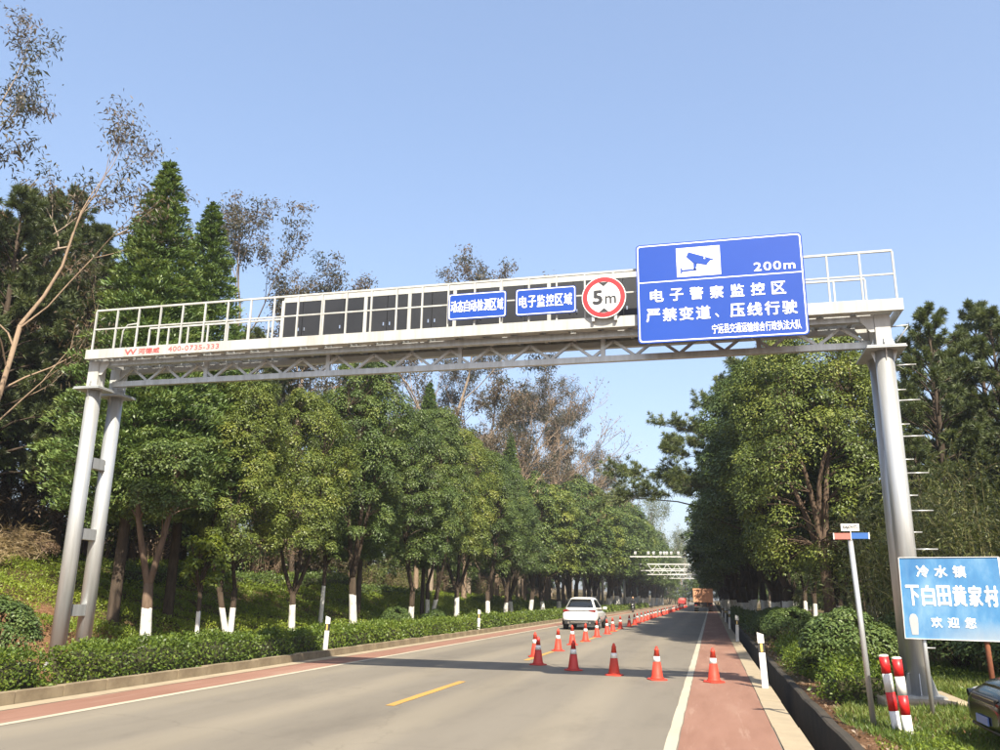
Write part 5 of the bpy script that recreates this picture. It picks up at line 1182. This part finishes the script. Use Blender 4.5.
# far end of the road
for i in range(34):
    x = -46 + i * 2.6 + random.uniform(-1, 1); y = random.uniform(235, 300); far = FAR[i % 2]
    plant(far, 'far_tree', x, y, random.uniform(0.8, 1.05) * (0.75 if x > -4 else 1.0), None, 'pale hazy tree closing the far end of the road', 'tree', 'trees at the far end of the road')
for i, (x, y, s) in enumerate(((-17, 190, 1.12), (-15.5, 205, 1.2), (-13.5, 222, 1.1), (-11, 240, 0.95), (-18, 172, 1.0))):
    plant(FAR[i % 2], 'far_tree', x, y, s, None, 'tall pale tree above the far cameras on the left side', 'tree', 'tall trees above the far gantries')

for i in range(26):
    x = -34 + i * 2.5 + random.uniform(-0.8, 0.8); plant(CAM[i % 4], 'far_tree', x, random.uniform(226, 250), random.uniform(0.9, 1.25), None, 'small low tree behind the road end', 'tree', 'low trees behind the road end', dz=-2.0)
# shrubs on the right verge
for i, (x, y, s, lb) in enumerate(((2.62, 18.6, 1.0, 'large rounded shrub beside the ditch behind the marker pole'), (2.55, 29.4, 0.95, 'dark round shrub in the shade, nearest of the clipped row'), (2.5, 32.2, 0.9, 'dark round shrub in the shade, second of the clipped row'), (2.45, 35.4, 0.9, 'dark round shrub in the shade, third of the clipped row'), (2.45, 39.0, 0.85, 'dark round shrub in the shade, fourth of the clipped row'))):
    plant(BALL, 'round_shrub', x, y, s, None, lb, 'shrub', 'round shrubs on the right verge')
plant(BALLT, 'clipped_ball_shrub', -11.85, 12.35, 1.15, None, 'clipped ball shrub at the left edge behind the hedge', 'shrub', dz=0.24)
plant(BALL, 'clipped_ball_shrub', -12.6, 33.6, 0.75, None, 'dark ball shrub right of the first whitewashed trees in the left row', 'shrub')
plant(BALL, 'clipped_ball_shrub', -12.6, 38.6, 0.7, None, 'dark ball shrub, second behind the left hedge', 'shrub')

# undergrowth on the left bank
rg_ = random.Random(5); n_ = 0
for i in range(110):
    y = 10 + i * 0.8 + rg_.uniform(-0.8, 0.8); x = -rg_.uniform(19.4, 26.0) ; r = rg_.random()
    if r < 0.40: plant(BRUSH[0], 'dry_brush', x, y, rg_.uniform(0.7, 1.15), None, 'dry brown brush at the top of the green bank', 'shrub', 'dry brush on the left bank')
    elif r < 0.62: plant(BRUSH[1], 'bank_shrub', x, y, rg_.uniform(0.7, 1.2), None, 'scrubby green shrub at the top of the green bank', 'shrub', 'scrub on the left bank')
    elif r < 0.80: plant(BUSH[0], 'bank_shrub', x, y, rg_.uniform(0.7, 1.1), None, 'scrubby green shrub at the top of the green bank', 'shrub', 'scrub on the left bank')
    else: plant(BUSH[1], 'dry_brush', x, y, rg_.uniform(0.5, 0.8), None, 'dry brown brush at the top of the green bank', 'shrub', 'dry brush on the left bank')
for x, y in ((-19.2, 18.6), (-19.6, 19.9), (-20.2, 21.0)):
    plant(STRAW, 'dry_grass_clump', x, y, random.uniform(0.6, 0.7), None, 'straw-coloured dry grass clump behind the left gantry legs', 'grass', 'dry grass behind the left legs')

# ------------------------------------------------------------------ hedges
def hedge(x0, x1, y0, y1, z0, h, label, dens=1000, L=0.062, W=0.036, mat='lf_hedge', seed=0, tone0=0.45, wob=0.05):
    rg = np.random.default_rng(seed); Lh = y1 - y0; w = x1 - x0
    areas = np.array([Lh * w * 1.1, Lh * h * 0.9, Lh * h * 0.5, w * h, w * h * 0.6]); n = int(dens * areas.sum()); f = rg.choice(5, n, p=areas / areas.sum())
    a = rg.random(n); b = rg.random(n); P = np.zeros((n, 3)); N = np.zeros((n, 3))
    for k in range(5):
        q = f == k
        if k == 0: P[q] = np.stack([x0 + a[q] * w, y0 + b[q] * Lh, np.full(q.sum(), h)], -1); N[q] = (0, 0, 1)
        elif k == 1: P[q] = np.stack([np.full(q.sum(), x1), y0 + b[q] * Lh, a[q] * h], -1); N[q] = (1, 0, 0.2)
        elif k == 2: P[q] = np.stack([np.full(q.sum(), x0), y0 + b[q] * Lh, a[q] * h], -1); N[q] = (-1, 0, 0.2)
        elif k == 3: P[q] = np.stack([x0 + b[q] * w, np.full(q.sum(), y0), a[q] * h], -1); N[q] = (0, -1, 0.2)
        else: P[q] = np.stack([x0 + b[q] * w, np.full(q.sum(), y1), a[q] * h], -1); N[q] = (0, 1, 0.2)
    cx = (x0 + x1) / 2; e = (P[:, 2] / h) ** 3        # rounded shoulders
    P[:, 0] = cx + (P[:, 0] - cx) * (1 - 0.14 * e)
    lump = smooth_noise(P[:, 1] * 1.0, P[:, 0] + P[:, 2], seed, 3.2)
    P += N * (lump * wob * 1.3 + rg.normal(0, wob, n) - rg.random(n) * 0.07)[:, None]
    P[:, 2] = np.maximum(P[:, 2], 0.03) + z0
    nn = unit(N * 0.7 + rdir(rg, n) * 0.8 + np.array([0, 0, 0.4])); D = unit(N * 0.5 + rdir(rg, n) + np.array([0, 0, 0.3])); s = rg.uniform(0.65, 1.3, n)
    T = tone0 + 0.10 * smooth_noise(P[:, 1], P[:, 0] * 2, seed + 5, 2.5) + rg.normal(0, 0.15, n)
    o = tag(empty('hedge', (cx, (y0 + y1) / 2, z0)), label, 'hedge', None)
    link_mesh('foliage', leaf_mesh('foliage', P, D, nn, L * s, W * s, T, M[mat]), None, o)
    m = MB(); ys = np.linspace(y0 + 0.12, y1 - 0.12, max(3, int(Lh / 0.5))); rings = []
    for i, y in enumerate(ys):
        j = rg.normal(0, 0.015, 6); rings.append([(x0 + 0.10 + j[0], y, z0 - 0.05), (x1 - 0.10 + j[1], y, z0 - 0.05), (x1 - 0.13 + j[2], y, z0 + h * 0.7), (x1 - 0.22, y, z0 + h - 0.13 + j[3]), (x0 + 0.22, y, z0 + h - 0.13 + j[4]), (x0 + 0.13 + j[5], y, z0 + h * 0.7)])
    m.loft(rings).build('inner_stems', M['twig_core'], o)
    return o
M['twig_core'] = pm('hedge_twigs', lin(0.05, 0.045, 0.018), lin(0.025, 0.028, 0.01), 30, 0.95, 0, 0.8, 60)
hedge(-11.30, -10.30, 7.0, 11.95, 0.05, 0.62, 'clipped green hedge at the left edge, ending at the gantry legs', 1100, seed=1)
hedge(-11.30, -10.30, 12.9, 21.9, 0.05, 0.62, 'clipped green hedge between the left gantry legs and the nearest left delineator post', 1000, seed=2)
hedge(-11.30, -10.32, 22.2, 37.8, 0.05, 0.60, 'clipped green hedge between the two nearest left delineator posts', 620, L=0.078, W=0.045, seed=3)
hedge(-11.30, -10.32, 38.15, 65.8, 0.05, 0.60, 'clipped green hedge running behind the white car', 330, L=0.11, W=0.06, seed=4)
hedge(-11.30, -10.32, 66.2, 150, 0.05, 0.60, 'far clipped hedge beyond the white car', 120, L=0.17, W=0.10, seed=5)
for i in range(5):
    ya = 23.5 + i * 6.2; hedge(-18.7, -17.9, ya, ya + 5.9, float(tz(-18.3, ya + 3)) - 0.12, 0.55, f'low hedge row along the top of the green bank, {ordinal(i)} from the left legs', 330, 0.09, 0.05, 'lf_topiary', 30 + i, 0.45, 0.08)['group'] = 'hedge rows on the bank'
hedge(1.75, 2.7, 14.6, 16.6, 0.1, 0.50, 'yellow-green low hedge clump beside the ditch, in front of the big round shrub', 1100, 0.065, 0.03, 'lf_hedge', 6, 0.5, 0.10)
hedge(1.72, 2.5, 19.6, 22.2, 0.1, 0.48, 'sunlit low hedge clump beside the ditch behind the big round shrub', 900, 0.07, 0.034, 'lf_hedge', 7, 0.4, 0.09)
hedge(1.85, 2.6, 22.6, 28.2, 0.1, 0.36, 'shaded low hedge along the ditch under the right trees', 700, 0.08, 0.04, 'lf_hedge', 8, 0.4, 0.08)
hedge(1.72, 2.9, 41, 90, 0.1, 0.55, 'far shaded hedge along the ditch on the right', 160, 0.14, 0.07, 'lf_topiary', 9, 0.4, 0.10)

# ------------------------------------------------------------------ ground cover and grass (nobody could count it)
def cover(name, label, cat, n, xs, ys, L, W, mat, seed, hmax, keep=None, upright=0.3, tone0=0.45):
    rg = np.random.default_rng(seed); x = rg.uniform(*xs, n); y = ys[0] + (ys[1] - ys[0]) * rg.random(n) ** 1.7
    if keep is not None: q = keep(x, y, rg); x, y = x[q], y[q]
    n = len(x); mound = np.clip(0.55 + 0.5 * smooth_noise(x, y, seed, 2.2), 0.05, 1.2) * hmax
    z = tz(x, y) + mound * rg.random(n) ** 0.35
    P = np.stack([x, y, z], -1); far = np.interp(y, [10, 30, 90], [1, 1.35, 2.6])
    D = unit(rdir(rg, n) + np.array([0, 0, upright])); N = unit(rdir(rg, n) * 0.8 + np.array([0, 0, 0.8])); s = rg.uniform(0.6, 1.3, n) * far
    T = tone0 + 0.13 * smooth_noise(x, y, seed + 2, 0.9) + rg.normal(0, 0.13, n)
    o = link_mesh(name, leaf_mesh(name, P, D, N, L * s, W * s, T, M[mat]), None); return tag(o, label, cat, kind='stuff')
soil = lambda x, y, rg: ~((x > np.where(y < 16.6, -16.0, -14.4) - 0.4 * np.sin(y)) & (y < 18.0 + 1.0 * np.sin(x * 2)) & (rg.random(len(x)) < 0.97)) & ((x < -12.3) | (y > 19))
cover('ground_cover', 'low green leafy ground cover on the left bank', 'ground cover', 330000, (-20.8, -11.6), (11, 95), 0.055, 0.032, 'lf_cover', 91, 0.36, soil)
gap = lambda x, y, rg: (smooth_noise(x, y, 17, 1.6) * 0.45 + (x - 1.85) * 2.2 > 0) & ~((x > 2.36) & (x < 3.6) & (y > 13.9) & (y < 15.7))
cover('grass', 'short green grass and weeds on the right verge', 'grass', 130000, (1.6, 7.5), (7.5, 22), 0.10, 0.012, 'lf_grass', 92, 0.09, gap, 1.2)
cover('weeds', 'leafy weeds in the grass round the right footing', 'weeds', 30000, (1.75, 6.5), (8.0, 22), 0.04, 0.02, 'lf_cover', 93, 0.22, lambda x, y, rg: (smooth_noise(x, y, 21, 1.8) + (x - 2.6) * 0.4 > 0.35) & ~((x > 2.2) & (x < 3.75) & (y > 12.6) & (y < 15.8)), 0.5)
cover('leaf_litter', 'dry fallen leaves along the ditch edge', 'leaf litter', 5000, (1.6, 3.2), (8.0, 40), 0.07, 0.035, 'lf_dry', 94, 0.025, None, 0.0)

# ------------------------------------------------------------------ thin haze over the whole place
hm = bpy.data.materials.new('haze_air'); hm.use_nodes = True; hn = hm.node_tree.nodes; hl = hm.node_tree.links
hn.remove(hn['Principled BSDF']); pv = hn.new('ShaderNodeVolumePrincipled')
pv.inputs['Color'].default_value = (0.86, 0.91, 1.0, 1); pv.inputs['Density'].default_value = 0.0005; pv.inputs['Anisotropy'].default_value = 0.2
hl.new(pv.outputs[0], hn['Material Output'].inputs['Volume'])
tag(MB().bx(-510, 430, -70, 910, -2.5, 62).build('haze', hm), 'thin pale haze in the air over the road', 'haze', kind='stuff')
sc.cycles.volume_bounces = 0
